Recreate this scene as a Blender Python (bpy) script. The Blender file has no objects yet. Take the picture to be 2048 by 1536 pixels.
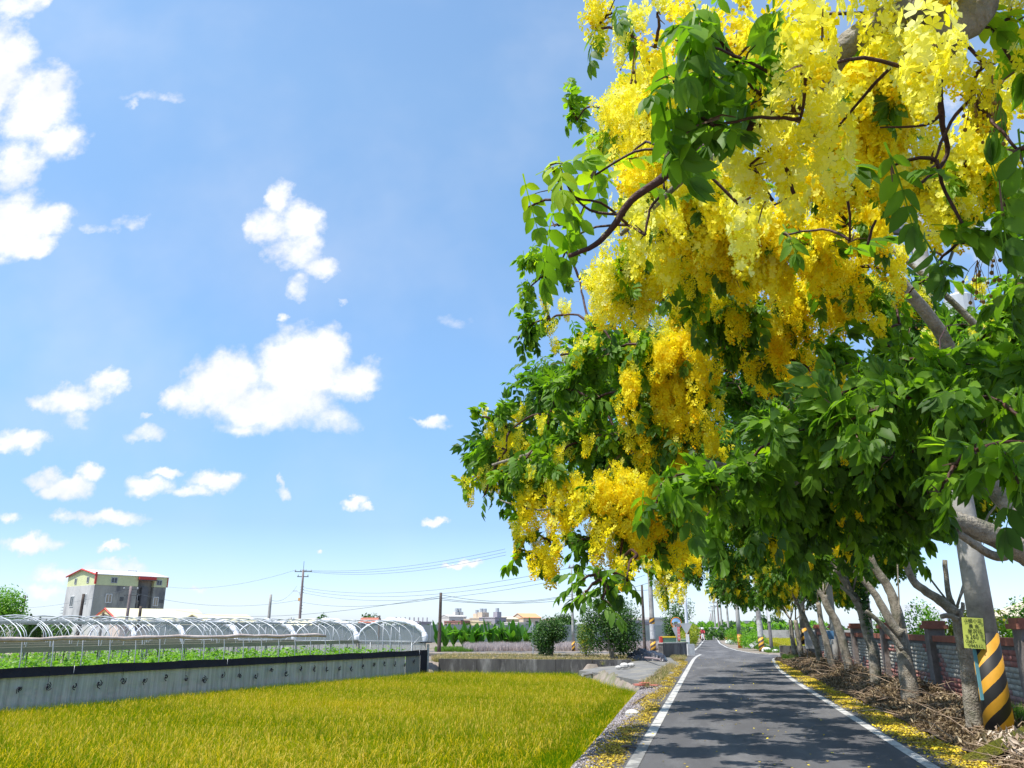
import bpy, math, random
import numpy as np
from mathutils import Vector, Matrix
rng = np.random.default_rng(7)
random.seed(7)
SC = bpy.context.scene
COL = SC.collection
PI = math.pi

# ------------------------------------------------------------ camera
F = 1580.0; TH = math.radians(17.16); YAW = math.radians(13.46); EYE = 1.7
cd = bpy.data.cameras.new('camera'); cam = bpy.data.objects.new('camera', cd); COL.objects.link(cam)
cd.sensor_width = 36; cd.lens = 36 * F / 2048; cd.clip_end = 6000; cd.clip_start = 0.05
cam.location = (0, 0, EYE); cam.rotation_euler = (PI / 2 + TH, 0, YAW)
SC.camera = cam
SC.view_settings.view_transform = 'Standard'; SC.view_settings.look = 'None'
SC.view_settings.exposure = 0.8; SC.view_settings.gamma = 1

def ray(px, py):
    x = (px - 1024) / F; y = (768 - py) / F
    f = math.cos(TH) - y * math.sin(TH); u = math.sin(TH) + y * math.cos(TH)
    return Vector((x * math.cos(YAW) - f * math.sin(YAW), x * math.sin(YAW) + f * math.cos(YAW), u))
def G(px, py, z=0.0):
    r = ray(px, py); t = (z - EYE) / r.z
    return Vector((r.x * t, r.y * t, z))
def D(px, py, Y):
    r = ray(px, py); t = Y / r.y
    return Vector((r.x * t, Y, EYE + r.z * t))
def R(px, py, d):
    r = ray(px, py).normalized() * d
    return Vector((r.x, r.y, EYE + r.z))
def FW(px, py, f):
    # a place seen in direction px,py at horizontal forward distance f
    x = (px - 1024) / F; y = (768 - py) / F
    ff = math.cos(TH) - y * math.sin(TH)
    r = ray(px, py); t = f / ff
    return Vector((r.x * t, r.y * t, EYE + r.z * t))

# ------------------------------------------------------------ sun and sky
SUN = Vector((-0.34, -0.34, 1.0)).normalized()
sd = bpy.data.lights.new('sun', 'SUN'); sun = bpy.data.objects.new('sun', sd); COL.objects.link(sun)
sd.energy = 4.3; sd.angle = math.radians(0.55); sd.color = (1.0, 0.955, 0.88)
sun.rotation_euler = SUN.to_track_quat('Z', 'Y').to_euler(); sun.location = (-30, -10, 60)
W = bpy.data.worlds.new('World'); SC.world = W; W.use_nodes = True
nt = W.node_tree; N = nt.nodes; L = nt.links; N.clear()
def nd(t, **k):
    n = N.new(t)
    for a, b in k.items(): setattr(n, a, b)
    return n
def vm(op, a, b=None):
    n = nd('ShaderNodeVectorMath', operation=op)
    for i, v in enumerate((a, b)):
        if v is None: continue
        if isinstance(v, bpy.types.NodeSocket): L.new(v, n.inputs[i])
        else: n.inputs[i].default_value = v
    return n.outputs['Value'] if op in ('DOT_PRODUCT', 'LENGTH', 'DISTANCE') else n.outputs['Vector']
def mm(op, a, b=None, c=None, cl=False):
    n = nd('ShaderNodeMath', operation=op); n.use_clamp = cl
    for i, v in enumerate((a, b, c)):
        if v is None: continue
        if isinstance(v, bpy.types.NodeSocket): L.new(v, n.inputs[i])
        else: n.inputs[i].default_value = v
    return n.outputs[0]
def sstep(x, lo, hi, o0=0.0, o1=1.0):
    n = nd('ShaderNodeMapRange', interpolation_type='SMOOTHSTEP')
    L.new(x, n.inputs[0]); n.inputs[1].default_value = lo; n.inputs[2].default_value = hi
    n.inputs[3].default_value = o0; n.inputs[4].default_value = o1
    return n.outputs[0]
out = nd('ShaderNodeOutputWorld'); bg = nd('ShaderNodeBackground'); L.new(bg.outputs[0], out.inputs[0])
bg.inputs[1].default_value = 0.12
sky = nd('ShaderNodeTexSky', sky_type='NISHITA', sun_disc=False)
sky.sun_elevation = math.asin(SUN.z); sky.sun_rotation = math.atan2(SUN.x, SUN.y)
sky.air_density = 1.0; sky.dust_density = 0.6; sky.ozone_density = 1.2
tc = nd('ShaderNodeTexCoord'); dirv = tc.outputs['Generated']
FWD = (-math.sin(YAW), math.cos(YAW), 0); RGT = (math.cos(YAW), math.sin(YAW), 0)
df = vm('DOT_PRODUCT', dirv, FWD); dr = vm('DOT_PRODUCT', dirv, RGT); dz = vm('DOT_PRODUCT', dirv, (0, 0, 1))
dfc = mm('MAXIMUM', df, 0.08)
cmb = nd('ShaderNodeCombineXYZ'); L.new(mm('DIVIDE', dr, dfc), cmb.inputs[0]); L.new(mm('DIVIDE', dz, dfc), cmb.inputs[1])
uv = cmb.outputs[0]
def noise(vec, scale, detail, rough=0.55, off=0):
    n = nd('ShaderNodeTexNoise'); n.inputs['Scale'].default_value = scale
    n.inputs['Detail'].default_value = detail; n.inputs['Roughness'].default_value = rough
    L.new(vm('ADD', vec, (off, off * .7, off * .3)), n.inputs['Vector']); return n
w1 = noise(uv, 9, 3, 0.6, 3.1); w2 = noise(uv, 42, 4, 0.65, 7.7)
warp = vm('ADD', vm('SCALE', vm('SUBTRACT', w1.outputs['Color'], (.5, .5, .5))), None)
warp = vm('MULTIPLY', vm('SUBTRACT', w1.outputs['Color'], (.5, .5, .5)), (.055, .05, 0))
warp2 = vm('MULTIPLY', vm('SUBTRACT', w2.outputs['Color'], (.5, .5, .5)), (.028, .026, 0))
p = vm('ADD', vm('ADD', uv, warp), warp2)
def uvp(px, py):
    x = (px - 1024) / F; y = (768 - py) / F
    f = math.cos(TH) - y * math.sin(TH); u = math.sin(TH) + y * math.cos(TH)
    return x / f, u / f
CL = [(0,130,75,85,1.1),(70,210,85,85,1.2),(105,275,55,50,1.1),(25,330,60,60,.9),(-40,200,60,120,1.2),(25,450,75,75,1.2),(100,440,62,42,1),(60,490,60,30,1),
 (30,15,60,30,.8),(0,70,30,40,.7),(78,8,24,22,.6),(200,460,55,13,.42),(262,448,40,17,.5),(340,195,40,12,.3),(262,206,12,10,.25),(300,190,60,10,.2),
 (568,395,32,42,1),(605,440,48,48,1.1),(548,450,55,40,.9),(585,500,62,42,.95),(640,535,48,22,.7),(588,575,24,28,.6),(505,455,22,30,.6),
 (455,765,90,72,1.3),(400,800,75,40,1),(600,735,105,85,1.4),(660,700,50,52,1.2),(700,760,70,48,1.1),(540,810,150,60,1.2),(500,860,70,22,.8),(650,845,90,28,.5),(740,772,34,16,.6),(340,800,32,26,.8),
 (150,795,88,30,.9),(222,770,46,30,.95),(158,838,40,24,.6),(80,803,38,15,.6),(35,876,58,25,.95),(0,885,40,20,.9),(290,858,58,18,.65),(286,826,14,6,.3),
 (140,975,58,26,.8),(90,955,45,18,.6),(175,945,30,16,.5),(300,970,55,22,.55),(335,942,40,12,.5),(430,962,62,24,.75),(380,985,50,14,.5),(460,958,30,18,.7),(575,985,25,16,.6),(572,972,10,16,.5),(708,1015,30,14,.75),(740,1024,20,8,.5),(878,1038,22,11,.8),(868,850,30,13,.8),(850,848,25,6,.4),
 (220,1035,75,18,.55),(150,1028,50,12,.4),(15,1030,28,12,.5),(60,1085,72,19,.75),(225,1093,26,9,.5),(645,1109,9,7,.5),(569,637,15,10,.5),(920,1124,33,8,.6),(130,1140,80,22,.4),(90,1172,60,18,.55),(240,1130,60,14,.3),(685,605,14,7,.35),(380,1176,22,6,.3),
 (1038,825,28,12,.5),(1228,108,18,18,.35),(1980,470,120,60,.25),(1160,1190,60,10,.25),(1960,200,120,60,.25),(1540,210,60,40,.2),(740,720,20,14,.3),(910,640,50,14,.12)]
dens = None
for (px, py, rx, ry, s) in CL:
    s = .30 + .78 * s + (.22 if py > 900 else 0)
    u0, v0 = uvp(px, py); ux, _ = uvp(px + rx, py); _, vy = uvp(px, py - ry)
    ru = abs(ux - u0) * 1.12; rv = abs(vy - v0) * 1.12
    ln = vm('LENGTH', vm('MULTIPLY', vm('SUBTRACT', p, (u0, v0, 0)), (1 / ru, 1 / rv, 1)))
    e = mm('MULTIPLY_ADD', mm('MULTIPLY', ln, ln), -s, s)
    dens = e if dens is None else mm('SMOOTH_MAX', dens, e, 0.25)
nz = noise(uv, 30, 9, 0.62, 1.3)
nzv = mm('MULTIPLY_ADD', nz.outputs['Fac'], 2.0, -1.0)
dtot = mm('ADD', dens, mm('MULTIPLY', nzv, 0.85))
infront = sstep(df, 0.3, 0.5)
# scattered small clouds everywhere else, as in the view
n3 = noise(dirv, 3.2, 9, 0.6, 5.0); dstr = mm('MULTIPLY_ADD', n3.outputs['Fac'], 5.0, -2.9)
absu = mm('ABSOLUTE', mm('DIVIDE', dr, dfc))
outside = sstep(absu, 0.75, 0.95); outside = mm('MAXIMUM', outside, mm('SUBTRACT', 1.0, infront)); outside = mm('MAXIMUM', outside, sstep(dz, 0.82, 0.9))
horiz = sstep(dz, 0.0, 0.12)
a1 = mm('MULTIPLY', sstep(dtot, -0.02, 1.05), mm('SUBTRACT', 1.0, outside))
a2 = mm('MULTIPLY', mm('MULTIPLY', sstep(dstr, 0.0, 0.6), outside), horiz)
alpha = mm('MAXIMUM', a1, a2)
veil = noise(uv, 2.4, 5, 0.55, 9.0)
alpha = mm('MAXIMUM', alpha, mm('MULTIPLY', sstep(veil.outputs['Fac'], 0.45, 0.85), 0.32))
alpha = mm('MULTIPLY', alpha, 0.97)
# cloud body: brighter where thick, soft lilac-grey in the thin and lower parts
nsh = noise(p, 14, 5, 0.6, 2.2)
shade = mm('MULTIPLY_ADD', nsh.outputs['Fac'], 0.35, 0.78, cl=False)
cr = nd('ShaderNodeMix', data_type='RGBA')
L.new(mm('MULTIPLY', sstep(dtot, 0.2, 1.3), sstep(nsh.outputs['Fac'], .32, .55, .45, 1.0)), cr.inputs[0])
cr.inputs[6].default_value = (4.3, 4.55, 5.15, 1); cr.inputs[7].default_value = (5.7, 5.75, 5.8, 1)
cv = nd('ShaderNodeMix', data_type='RGBA', blend_type='MULTIPLY'); cv.inputs[0].default_value = 0.5
L.new(cr.outputs[2], cv.inputs[6]); L.new(shade, cv.inputs[7])
# the blue of the air, lifted to the photograph's exposure
grade = nd('ShaderNodeMix', data_type='RGBA', blend_type='MULTIPLY'); grade.inputs[0].default_value = 1
L.new(sky.outputs[0], grade.inputs[6]); 
gr_ = nd('ShaderNodeValToRGB'); L.new(mm('MAXIMUM', dz, 0.0), gr_.inputs[0]); ge = gr_.color_ramp.elements
ge[0].position = 0.0; ge[0].color = (.86, 1.0, 1.42, 1); ge[1].position = 1.0; ge[1].color = (1.1, 1.3, 1.35, 1)
x_ = ge.new(.05); x_.color = (.72, .84, 1.12, 1); x_ = ge.new(.12); x_.color = (.63, .75, .95, 1); x_ = ge.new(.3); x_.color = (.84, 1.02, 1.12, 1); x_ = ge.new(.6); x_.color = (1.2, 1.34, 1.30, 1)
L.new(gr_.outputs[0], grade.inputs[7])
SKYG = grade
mx = nd('ShaderNodeMix', data_type='RGBA'); L.new(alpha, mx.inputs[0]); L.new(grade.outputs[2], mx.inputs[6]); L.new(cv.outputs[2], mx.inputs[7])
L.new(mx.outputs[2], bg.inputs[0])

# ------------------------------------------------------------ helpers
def tag(o, label=None, cat=None, group=None, kind=None):
    if label: o['label'] = label
    if cat: o['category'] = cat
    if group: o['group'] = group
    if kind: o['kind'] = kind
    return o
def thing(name, label, cat, loc=(0, 0, 0), group=None, rz=0):
    o = bpy.data.objects.new(name, None); COL.objects.link(o); o.location = loc; o.rotation_euler = (0, 0, rz)
    o.empty_display_size = .2
    return tag(o, label, cat, group)
class MB:
    def __init__(s): s.v = []; s.f = []
    def add(s, vs, fs):
        b = len(s.v); s.v += [tuple(v) for v in vs]; s.f += [tuple(i + b for i in f) for f in fs]; return s
    def box(s, c, size, rz=0, M=None):
        hx, hy, hz = size[0] / 2, size[1] / 2, size[2] / 2
        vs = [Vector((x * hx, y * hy, z * hz)) for x in (-1, 1) for y in (-1, 1) for z in (-1, 1)]
        m = M if M is not None else Matrix.Rotation(rz, 3, 'Z')
        c = Vector(c)
        return s.add([c + m @ v for v in vs], [(0, 1, 3, 2), (4, 6, 7, 5), (0, 4, 5, 1), (2, 3, 7, 6), (0, 2, 6, 4), (1, 5, 7, 3)])
    def tube(s, pts, rads, n=8, cap=True):
        pts = [Vector(q) for q in pts]
        if not hasattr(rads, '__len__'): rads = [rads] * len(pts)
        b = len(s.v); up = None
        for i, q in enumerate(pts):
            d = (pts[min(i + 1, len(pts) - 1)] - pts[max(i - 1, 0)]).normalized()
            if up is None:
                up = Vector((0, 0, 1)) if abs(d.z) < .9 else Vector((1, 0, 0))
            a = d.cross(up); a = a.normalized() if a.length > 1e-4 else d.orthogonal().normalized()
            c = a.cross(d).normalized(); up = c
            for k in range(n):
                t = 2 * PI * k / n; s.v.append(tuple(q + (a * math.cos(t) + c * math.sin(t)) * rads[i]))
        for i in range(len(pts) - 1):
            for k in range(n):
                k2 = (k + 1) % n
                s.f.append((b + i * n + k, b + i * n + k2, b + (i + 1) * n + k2, b + (i + 1) * n + k))
        if cap:
            s.f.append(tuple(b + k for k in range(n))[::-1]); s.f.append(tuple(b + (len(pts) - 1) * n + k for k in range(n)))
        return s
    def quad(s, a, b, c, d): return s.add([a, b, c, d], [(0, 1, 2, 3)])
    def prism(s, poly, z0, z1, M=None):
        n = len(poly)
        vs = [Vector((x, y, z0)) for x, y in poly] + [Vector((x, y, z1)) for x, y in poly]
        if M is not None: vs = [M @ v for v in vs]
        return s.add(vs, [tuple(range(n))[::-1], tuple(range(n, 2 * n))] + [(i, (i + 1) % n, n + (i + 1) % n, n + i) for i in range(n)])
    def build(s, name, mat, parent=None, smooth=False, world=False):
        me = bpy.data.meshes.new(name)
        vs = s.v
        if world and parent is not None:
            mi = parent_world(parent).inverted(); vs = [tuple(mi @ Vector(v)) for v in vs]
        me.from_pydata(vs, [], s.f); me.update()
        if mat is not None: me.materials.append(mat)
        if smooth: me.polygons.foreach_set('use_smooth', [True] * len(me.polygons))
        o = bpy.data.objects.new(name, me); COL.objects.link(o)
        if parent is not None: o.parent = parent
        return o
def parent_world(o):
    m = Matrix.Translation(o.location) @ o.rotation_euler.to_matrix().to_4x4()
    if o.parent is not None: m = parent_world(o.parent) @ m
    return m
def copy_tree(o, parent=None):
    c = o.copy(); COL.objects.link(c)
    if parent is not None: c.parent = parent
    for ch in list(o.children): copy_tree(ch, c)
    return c
def npmesh(name, V, Fc, mat, parent=None, tint=None, smooth=False, kind=None):
    # V (n,3), Fc (m,k) with constant k
    me = bpy.data.meshes.new(name)
    V = np.asarray(V, dtype=np.float32); Fc = np.asarray(Fc, dtype=np.int32)
    if parent is not None: V = V - np.array(parent_world(parent).translation, dtype=np.float32)
    m, k = Fc.shape
    me.vertices.add(len(V)); me.vertices.foreach_set('co', V.ravel())
    me.loops.add(m * k); me.loops.foreach_set('vertex_index', Fc.ravel())
    me.polygons.add(m); me.polygons.foreach_set('loop_start', np.arange(m, dtype=np.int32) * k)
    try: me.polygons.foreach_set('loop_total', np.full(m, k, dtype=np.int32))
    except Exception: pass
    me.update(calc_edges=True)
    if tint is not None:
        at = me.attributes.new('tint', 'FLOAT', 'POINT'); at.data.foreach_set('value', np.asarray(tint, dtype=np.float32))
    if smooth: me.polygons.foreach_set('use_smooth', np.ones(m, dtype=bool))
    if mat is not None: me.materials.append(mat)
    o = bpy.data.objects.new(name, me); COL.objects.link(o)
    if parent is not None: o.parent = parent
    if kind: o['kind'] = kind
    return o
def frames(dirs, ups):
    # rotation matrices whose Y is dir and Z is near up: (n,3,3) columns X,Y,Z
    y = dirs / np.linalg.norm(dirs, axis=1, keepdims=True)
    x = np.cross(y, ups); x /= (np.linalg.norm(x, axis=1, keepdims=True) + 1e-9)
    z = np.cross(x, y)
    return np.stack([x, y, z], axis=2)
def inst(protos, idx, Rm, S, P, T=None):
    # protos: list of (V,F tris, tint or None); returns merged arrays
    Vs, Fs, Ts = [], [], []; base = 0
    for k, pr_ in enumerate(protos):
        sel = np.nonzero(idx == k)[0]
        if len(sel) == 0: continue
        v, f = pr_[0], pr_[1]
        w = np.einsum('nij,vj->nvi', Rm[sel], v) * S[sel][:, None, None] + P[sel][:, None, :]
        nv = len(v)
        Vs.append(w.reshape(-1, 3)); off = base + np.arange(len(sel)) * nv
        Fs.append((f[None] + off[:, None, None]).reshape(-1, f.shape[1])); base += nv * len(sel)
        t = T[sel] if T is not None else np.zeros(len(sel))
        Ts.append(np.repeat(t, nv))
    return np.concatenate(Vs), np.concatenate(Fs), np.concatenate(Ts)
def tubes_np(segs, n=4):
    # segs: list of (pts list, r0, r1)
    b = MB()
    for pts, r0, r1 in segs:
        k = len(pts); b.tube(pts, [r0 + (r1 - r0) * i / (k - 1) for i in range(k)], n, cap=False)
    return b

# ------------------------------------------------------------ materials
def newmat(name):
    m = bpy.data.materials.new(name); m.use_nodes = True
    t = m.node_tree; t.nodes.clear(); return m, t
def mat(name, c, rough=0.8, c2=None, scale=3.0, bump=0.0, metal=0.0, spec=0.3, detail=5, c3=None, scale3=0.6, stretch=None, bscale=None, island=0.0):
    m, t = newmat(name); n = t.nodes; l = t.links
    o = n.new('ShaderNodeOutputMaterial'); b = n.new('ShaderNodeBsdfPrincipled'); l.new(b.outputs[0], o.inputs[0])
    b.inputs['Roughness'].default_value = rough; b.inputs['Metallic'].default_value = metal
    b.inputs['Specular IOR Level'].default_value = spec
    g = n.new('ShaderNodeNewGeometry'); src = g.outputs['Position']
    if stretch:
        mp = n.new('ShaderNodeVectorMath'); mp.operation = 'MULTIPLY'; mp.inputs[1].default_value = stretch
        l.new(src, mp.inputs[0]); src = mp.outputs[0]
    col = None
    def rgb(c): return (c[0], c[1], c[2], 1)
    if c2 is not None:
        nz = n.new('ShaderNodeTexNoise'); nz.inputs['Scale'].default_value = scale; nz.inputs['Detail'].default_value = detail; nz.inputs['Roughness'].default_value = .65
        l.new(src, nz.inputs['Vector'])
        r = n.new('ShaderNodeValToRGB'); r.color_ramp.elements[0].position = .34; r.color_ramp.elements[1].position = .66
        r.color_ramp.elements[0].color = rgb(c); r.color_ramp.elements[1].color = rgb(c2)
        l.new(nz.outputs['Fac'], r.inputs[0]); col = r.outputs[0]
        if c3 is not None:
            nz2 = n.new('ShaderNodeTexNoise'); nz2.inputs['Scale'].default_value = scale3; nz2.inputs['Detail'].default_value = 6; nz2.inputs['Roughness'].default_value = .7
            l.new(src, nz2.inputs['Vector'])
            r2 = n.new('ShaderNodeMapRange'); r2.inputs[1].default_value = .5; r2.inputs[2].default_value = .66
            l.new(nz2.outputs['Fac'], r2.inputs[0])
            mxx = n.new('ShaderNodeMix'); mxx.data_type = 'RGBA'; l.new(r2.outputs[0], mxx.inputs[0]); l.new(col, mxx.inputs[6]); mxx.inputs[7].default_value = rgb(c3); col = mxx.outputs[2]
    if island > 0:
        if col is None:
            rr = n.new('ShaderNodeRGB'); rr.outputs[0].default_value = rgb(c); col = rr.outputs[0]
        mr = n.new('ShaderNodeMapRange'); l.new(g.outputs['Random Per Island'], mr.inputs[0]); mr.inputs[3].default_value = 1 - island; mr.inputs[4].default_value = 1 + island
        hs = n.new('ShaderNodeVectorMath'); hs.operation = 'SCALE'; l.new(col, hs.inputs[0]); l.new(mr.outputs[0], hs.inputs['Scale']); col = hs.outputs[0]
    if col is None: b.inputs['Base Color'].default_value = rgb(c)
    else: l.new(col, b.inputs['Base Color'])
    if bump > 0:
        nb = n.new('ShaderNodeTexNoise'); nb.inputs['Scale'].default_value = bscale or scale * 4; nb.inputs['Detail'].default_value = 6; l.new(src, nb.inputs['Vector'])
        bp = n.new('ShaderNodeBump'); bp.inputs['Strength'].default_value = min(1, bump); bp.inputs['Distance'].default_value = .02 * max(1, bump)
        l.new(nb.outputs['Fac'], bp.inputs['Height']); l.new(bp.outputs[0], b.inputs['Normal'])
    return m
def leafmat(name, stops, trans=0.45, tcol=(1.25, 1.5, .5), rough=0.42, spec=0.35, islandmix=0.5, patch=None, coat=False):
    # stops: ramp of colours read by the tint attribute plus a random number per leaflet
    m, t = newmat(name); n = t.nodes; l = t.links
    o = n.new('ShaderNodeOutputMaterial'); b = n.new('ShaderNodeBsdfPrincipled'); tr = n.new('ShaderNodeBsdfTranslucent'); ms = n.new('ShaderNodeMixShader')
    b.inputs['Roughness'].default_value = rough; b.inputs['Specular IOR Level'].default_value = spec
    g = n.new('ShaderNodeNewGeometry'); at = n.new('ShaderNodeAttribute'); at.attribute_name = 'tint'
    oi = n.new('ShaderNodeObjectInfo')
    a = n.new('ShaderNodeMath'); a.operation = 'MULTIPLY_ADD'; l.new(g.outputs['Random Per Island'], a.inputs[0]); a.inputs[1].default_value = islandmix; l.new(at.outputs['Fac'], a.inputs[2])
    last = a.outputs[0]
    if patch:
        nz = n.new('ShaderNodeTexNoise'); nz.inputs['Scale'].default_value = patch[0]; nz.inputs['Detail'].default_value = 4; l.new(g.outputs['Position'], nz.inputs['Vector'])
        a2 = n.new('ShaderNodeMath'); a2.operation = 'MULTIPLY_ADD'; l.new(nz.outputs['Fac'], a2.inputs[0]); a2.inputs[1].default_value = patch[1]; l.new(last, a2.inputs[2])
        a3 = n.new('ShaderNodeMath'); a3.operation = 'SUBTRACT'; l.new(a2.outputs[0], a3.inputs[0]); a3.inputs[1].default_value = patch[1] * .5; last = a3.outputs[0]
    r = n.new('ShaderNodeValToRGB'); e = r.color_ramp.elements
    while len(e) > 1: e.remove(e[-1])
    e[0].position = stops[0][0]; e[0].color = (*stops[0][1], 1)
    for pos, c in stops[1:]:
        x = e.new(pos); x.color = (*c, 1)
    l.new(last, r.inputs[0]); l.new(r.outputs[0], b.inputs['Base Color'])
    mu = n.new('ShaderNodeVectorMath'); mu.operation = 'MULTIPLY'; l.new(r.outputs[0], mu.inputs[0]); mu.inputs[1].default_value = tcol
    l.new(mu.outputs[0], tr.inputs['Color'])
    ms.inputs[0].default_value = trans; l.new(b.outputs[0], ms.inputs[1]); l.new(tr.outputs[0], ms.inputs[2]); l.new(ms.outputs[0], o.inputs[0])
    return m
M = {}
M['leaf'] = leafmat('leaf_green', [(0.0, (.050, .115, .018)), (.3, (.10, .21, .020)), (.65, (.20, .36, .022)), (1.0, (.40, .50, .024))], .55, tcol=(1.5, 1.55, .4), rough=.5, spec=.25)
M['leaf_far'] = leafmat('leaf_green_far', [(0.0, (.040, .10, .016)), (.5, (.085, .19, .018)), (1.0, (.20, .33, .022))], .52, rough=.5, spec=.25)
M['petal'] = leafmat('petal_yellow', [(0.0, (.90, .58, .006)), (.3, (.93, .73, .010)), (.6, (.94, .84, .032)), (.85, (.94, .88, .16)), (1.0, (.94, .91, .38))], .58, tcol=(1.05, 1.1, .9), rough=.6, spec=.15, islandmix=.35)
M['bud'] = mat('bud_brown', (.22, .12, .02), .6)
M['twig'] = mat('twig_bark', (.10, .055, .035), .85, (.17, .11, .075), 8, .4)
M['bark'] = mat('bark_grey_tan', (.16, .135, .10), .88, (.36, .32, .26), 7, 1.6, c3=(.10, .105, .065), scale3=2.6, bscale=34)
M['bark_dark'] = mat('bark_dark_reddish', (.035, .014, .010), .6, (.075, .03, .02), 12, .6, bscale=40)
M['concrete'] = mat('concrete', (.30, .29, .27), .85, (.40, .385, .36), 3, .4, c3=(.2, .19, .18), scale3=1.2)
M['concrete_dark'] = mat('stained_concrete', (.075, .07, .068), .9, (.2, .19, .185), 1.6, .4, c3=(.3, .29, .28), scale3=.9, stretch=(1, 1, .35))
M['steel'] = mat('galvanised_tube', (.36, .38, .40), .5, (.5, .52, .55), 3, 0, metal=.4)
M['wood'] = mat('weathered_wood', (.055, .042, .036), .9, (.11, .085, .07), 9, .4)
M['woodgrey'] = mat('grey_wood', (.19, .15, .15), .9, (.28, .22, .21), 5, .3)
M['black'] = mat('black_net', (.012, .012, .02), .75, (.02, .02, .03), 3)
M['wire'] = mat('grey_wire', (.09, .11, .13), .6)
M['white'] = mat('white_paint', (.74, .74, .72), .5, (.62, .61, .6), 4)
M['whitefab'] = mat('white_padding', (.76, .77, .83), .6, (.62, .63, .7), 9, .6)
M['red'] = mat('red_paint', (.55, .05, .04), .5, (.42, .06, .05), 4)
M['orange'] = mat('orange_paint', (.6, .2, .03), .5)
M['yellow'] = mat('yellow_paint', (.75, .55, .03), .5)
M['cream'] = mat('cream_cladding', (.60, .62, .34), .6, (.52, .54, .3), 1.5)
M['creamroof'] = mat('cream_metal_roof', (.68, .61, .38), .5, (.6, .55, .36), 1)
M['glass'] = mat('window_glass', (.03, .035, .04), .1, spec=.7)
M['tarp'] = mat('black_tarpaulin', (.02, .02, .026), .32, (.04, .04, .05), 4, .8, spec=.6)
M['rubber'] = mat('rubber', (.02, .02, .02), .8)
M['metaldark'] = mat('dark_metal', (.06, .065, .07), .5, (.1, .1, .1), 5, metal=.3)
M['greysheet'] = mat('grey_sheet', (.34, .36, .37), .5, (.44, .45, .46), 1.5)
# ------------------------------------------------------------ the setting: ground, road, markings
GW0 = np.array([-18.93, 19.21]); GW1 = np.array([-14.06, 39.97]); GD = (GW1 - GW0) / np.linalg.norm(GW1 - GW0); GP = np.array([-GD[1], GD[0]])
M['soil'] = mat('soil', (.17, .135, .11), .95, (.28, .235, .2), 2.2, .9, c3=(.10, .12, .04), scale3=.35, bscale=14)
M['asphalt'] = mat('asphalt', (.076, .074, .076), .9, (.112, .110, .112), 1.1, .7, c3=(.15, .146, .146), scale3=.55, bscale=140, spec=.25, detail=10, stretch=(1, .22, 1))
M['line'] = mat('road_paint', (.50, .49, .46), .8, (.38, .37, .35), 6, .3, c3=(.15, .148, .145), scale3=3.2)
M['oldconc'] = mat('old_concrete_apron', (.13, .127, .122), .9, (.19, .185, .175), 1.5, .6, c3=(.23, .21, .17), scale3=.8, bscale=40)
def sm(a, b, x):
    t = np.clip((x - a) / (b - a), 0, 1); return t * t * (3 - 2 * t)
def rice_edge(y):
    return np.where(y < 29.3, -2.45 - .02 * (y - 12), -2.8 - (y - 29.3) * .35)
def ground_h(x, y):
    x = np.asarray(x, float); y = np.asarray(y, float)
    e = rice_edge(y)
    h = -1.0 * sm(0.0, 1.0, (e + .62 - x) / .8) - .05 * sm(0, 1, (-1.55 - x) / .3)
    h = np.where(y > 29.3, -1.0 * sm(0, 1, (e + .9 - x) / .9), h)
    yw_ = 40.72 + (x + 13.6) * .105; h = h * (1 - sm(0.0, .12, y - yw_))
    side = (x - GW0[0]) * GP[0] + (y - GW0[1]) * GP[1]     # > 0 inside the greenhouse plot
    along = (x - GW0[0]) * GD[0] + (y - GW0[1]) * GD[1]
    inside = (side > -.2) & (along < 22) & (side < 45)
    h = np.where(inside, -.75, h)
    h = np.where((y > 43) & ~inside, 0, h)
    xl_ = np.interp(y, [27, 27.5, 30, 36.5, 39.6, 41.2, 44.6, 49], [-1.5, -1.9, -2.5, -4.6, -6.2, -5.6, -3.9, -3.2])
    h = np.where((y > 27) & (y < 48.5) & (x > xl_ + .12) & (x < -1.6), np.minimum(h, -.5), h)
    # mound of leaves' bed under the trees on the right
    h = h + .16 * np.exp(-((x - 4.7) / .7) ** 2) * sm(12, 14, y) * (1 - sm(46, 50, y))
    h = h - .014 * (np.abs(x - 1) < 3.2)
    return h + .012 * np.sin(x * 2.1 + y) * np.sin(y * 1.7)
xs = np.unique(np.concatenate([[-1800, -900, -400, -200, -120], np.arange(-80, -30, 4), np.arange(-30, -6, .8), np.arange(-6, 8, .2), np.arange(8, 30, 2), [60, 120, 200, 400, 900, 1800]]))
ys = np.unique(np.concatenate([[-300, -100, -40], np.arange(-20, 8, 2), np.arange(8, 62, .35), np.arange(62, 110, 4), [140, 200, 300, 500, 900, 1600, 3000]]))
XX, YY = np.meshgrid(xs, ys); ZZ = ground_h(XX, YY)
nx, ny = len(xs), len(ys)
ii = (np.arange(ny - 1)[:, None] * nx + np.arange(nx - 1)[None]).ravel()
M['gravelsoil'] = M['soil']
g = npmesh('ground', np.stack([XX.ravel(), YY.ravel(), ZZ.ravel()], 1), np.stack([ii, ii + 1, ii + nx + 1, ii + nx], 1), M['soil'], smooth=True, kind='structure')

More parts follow.
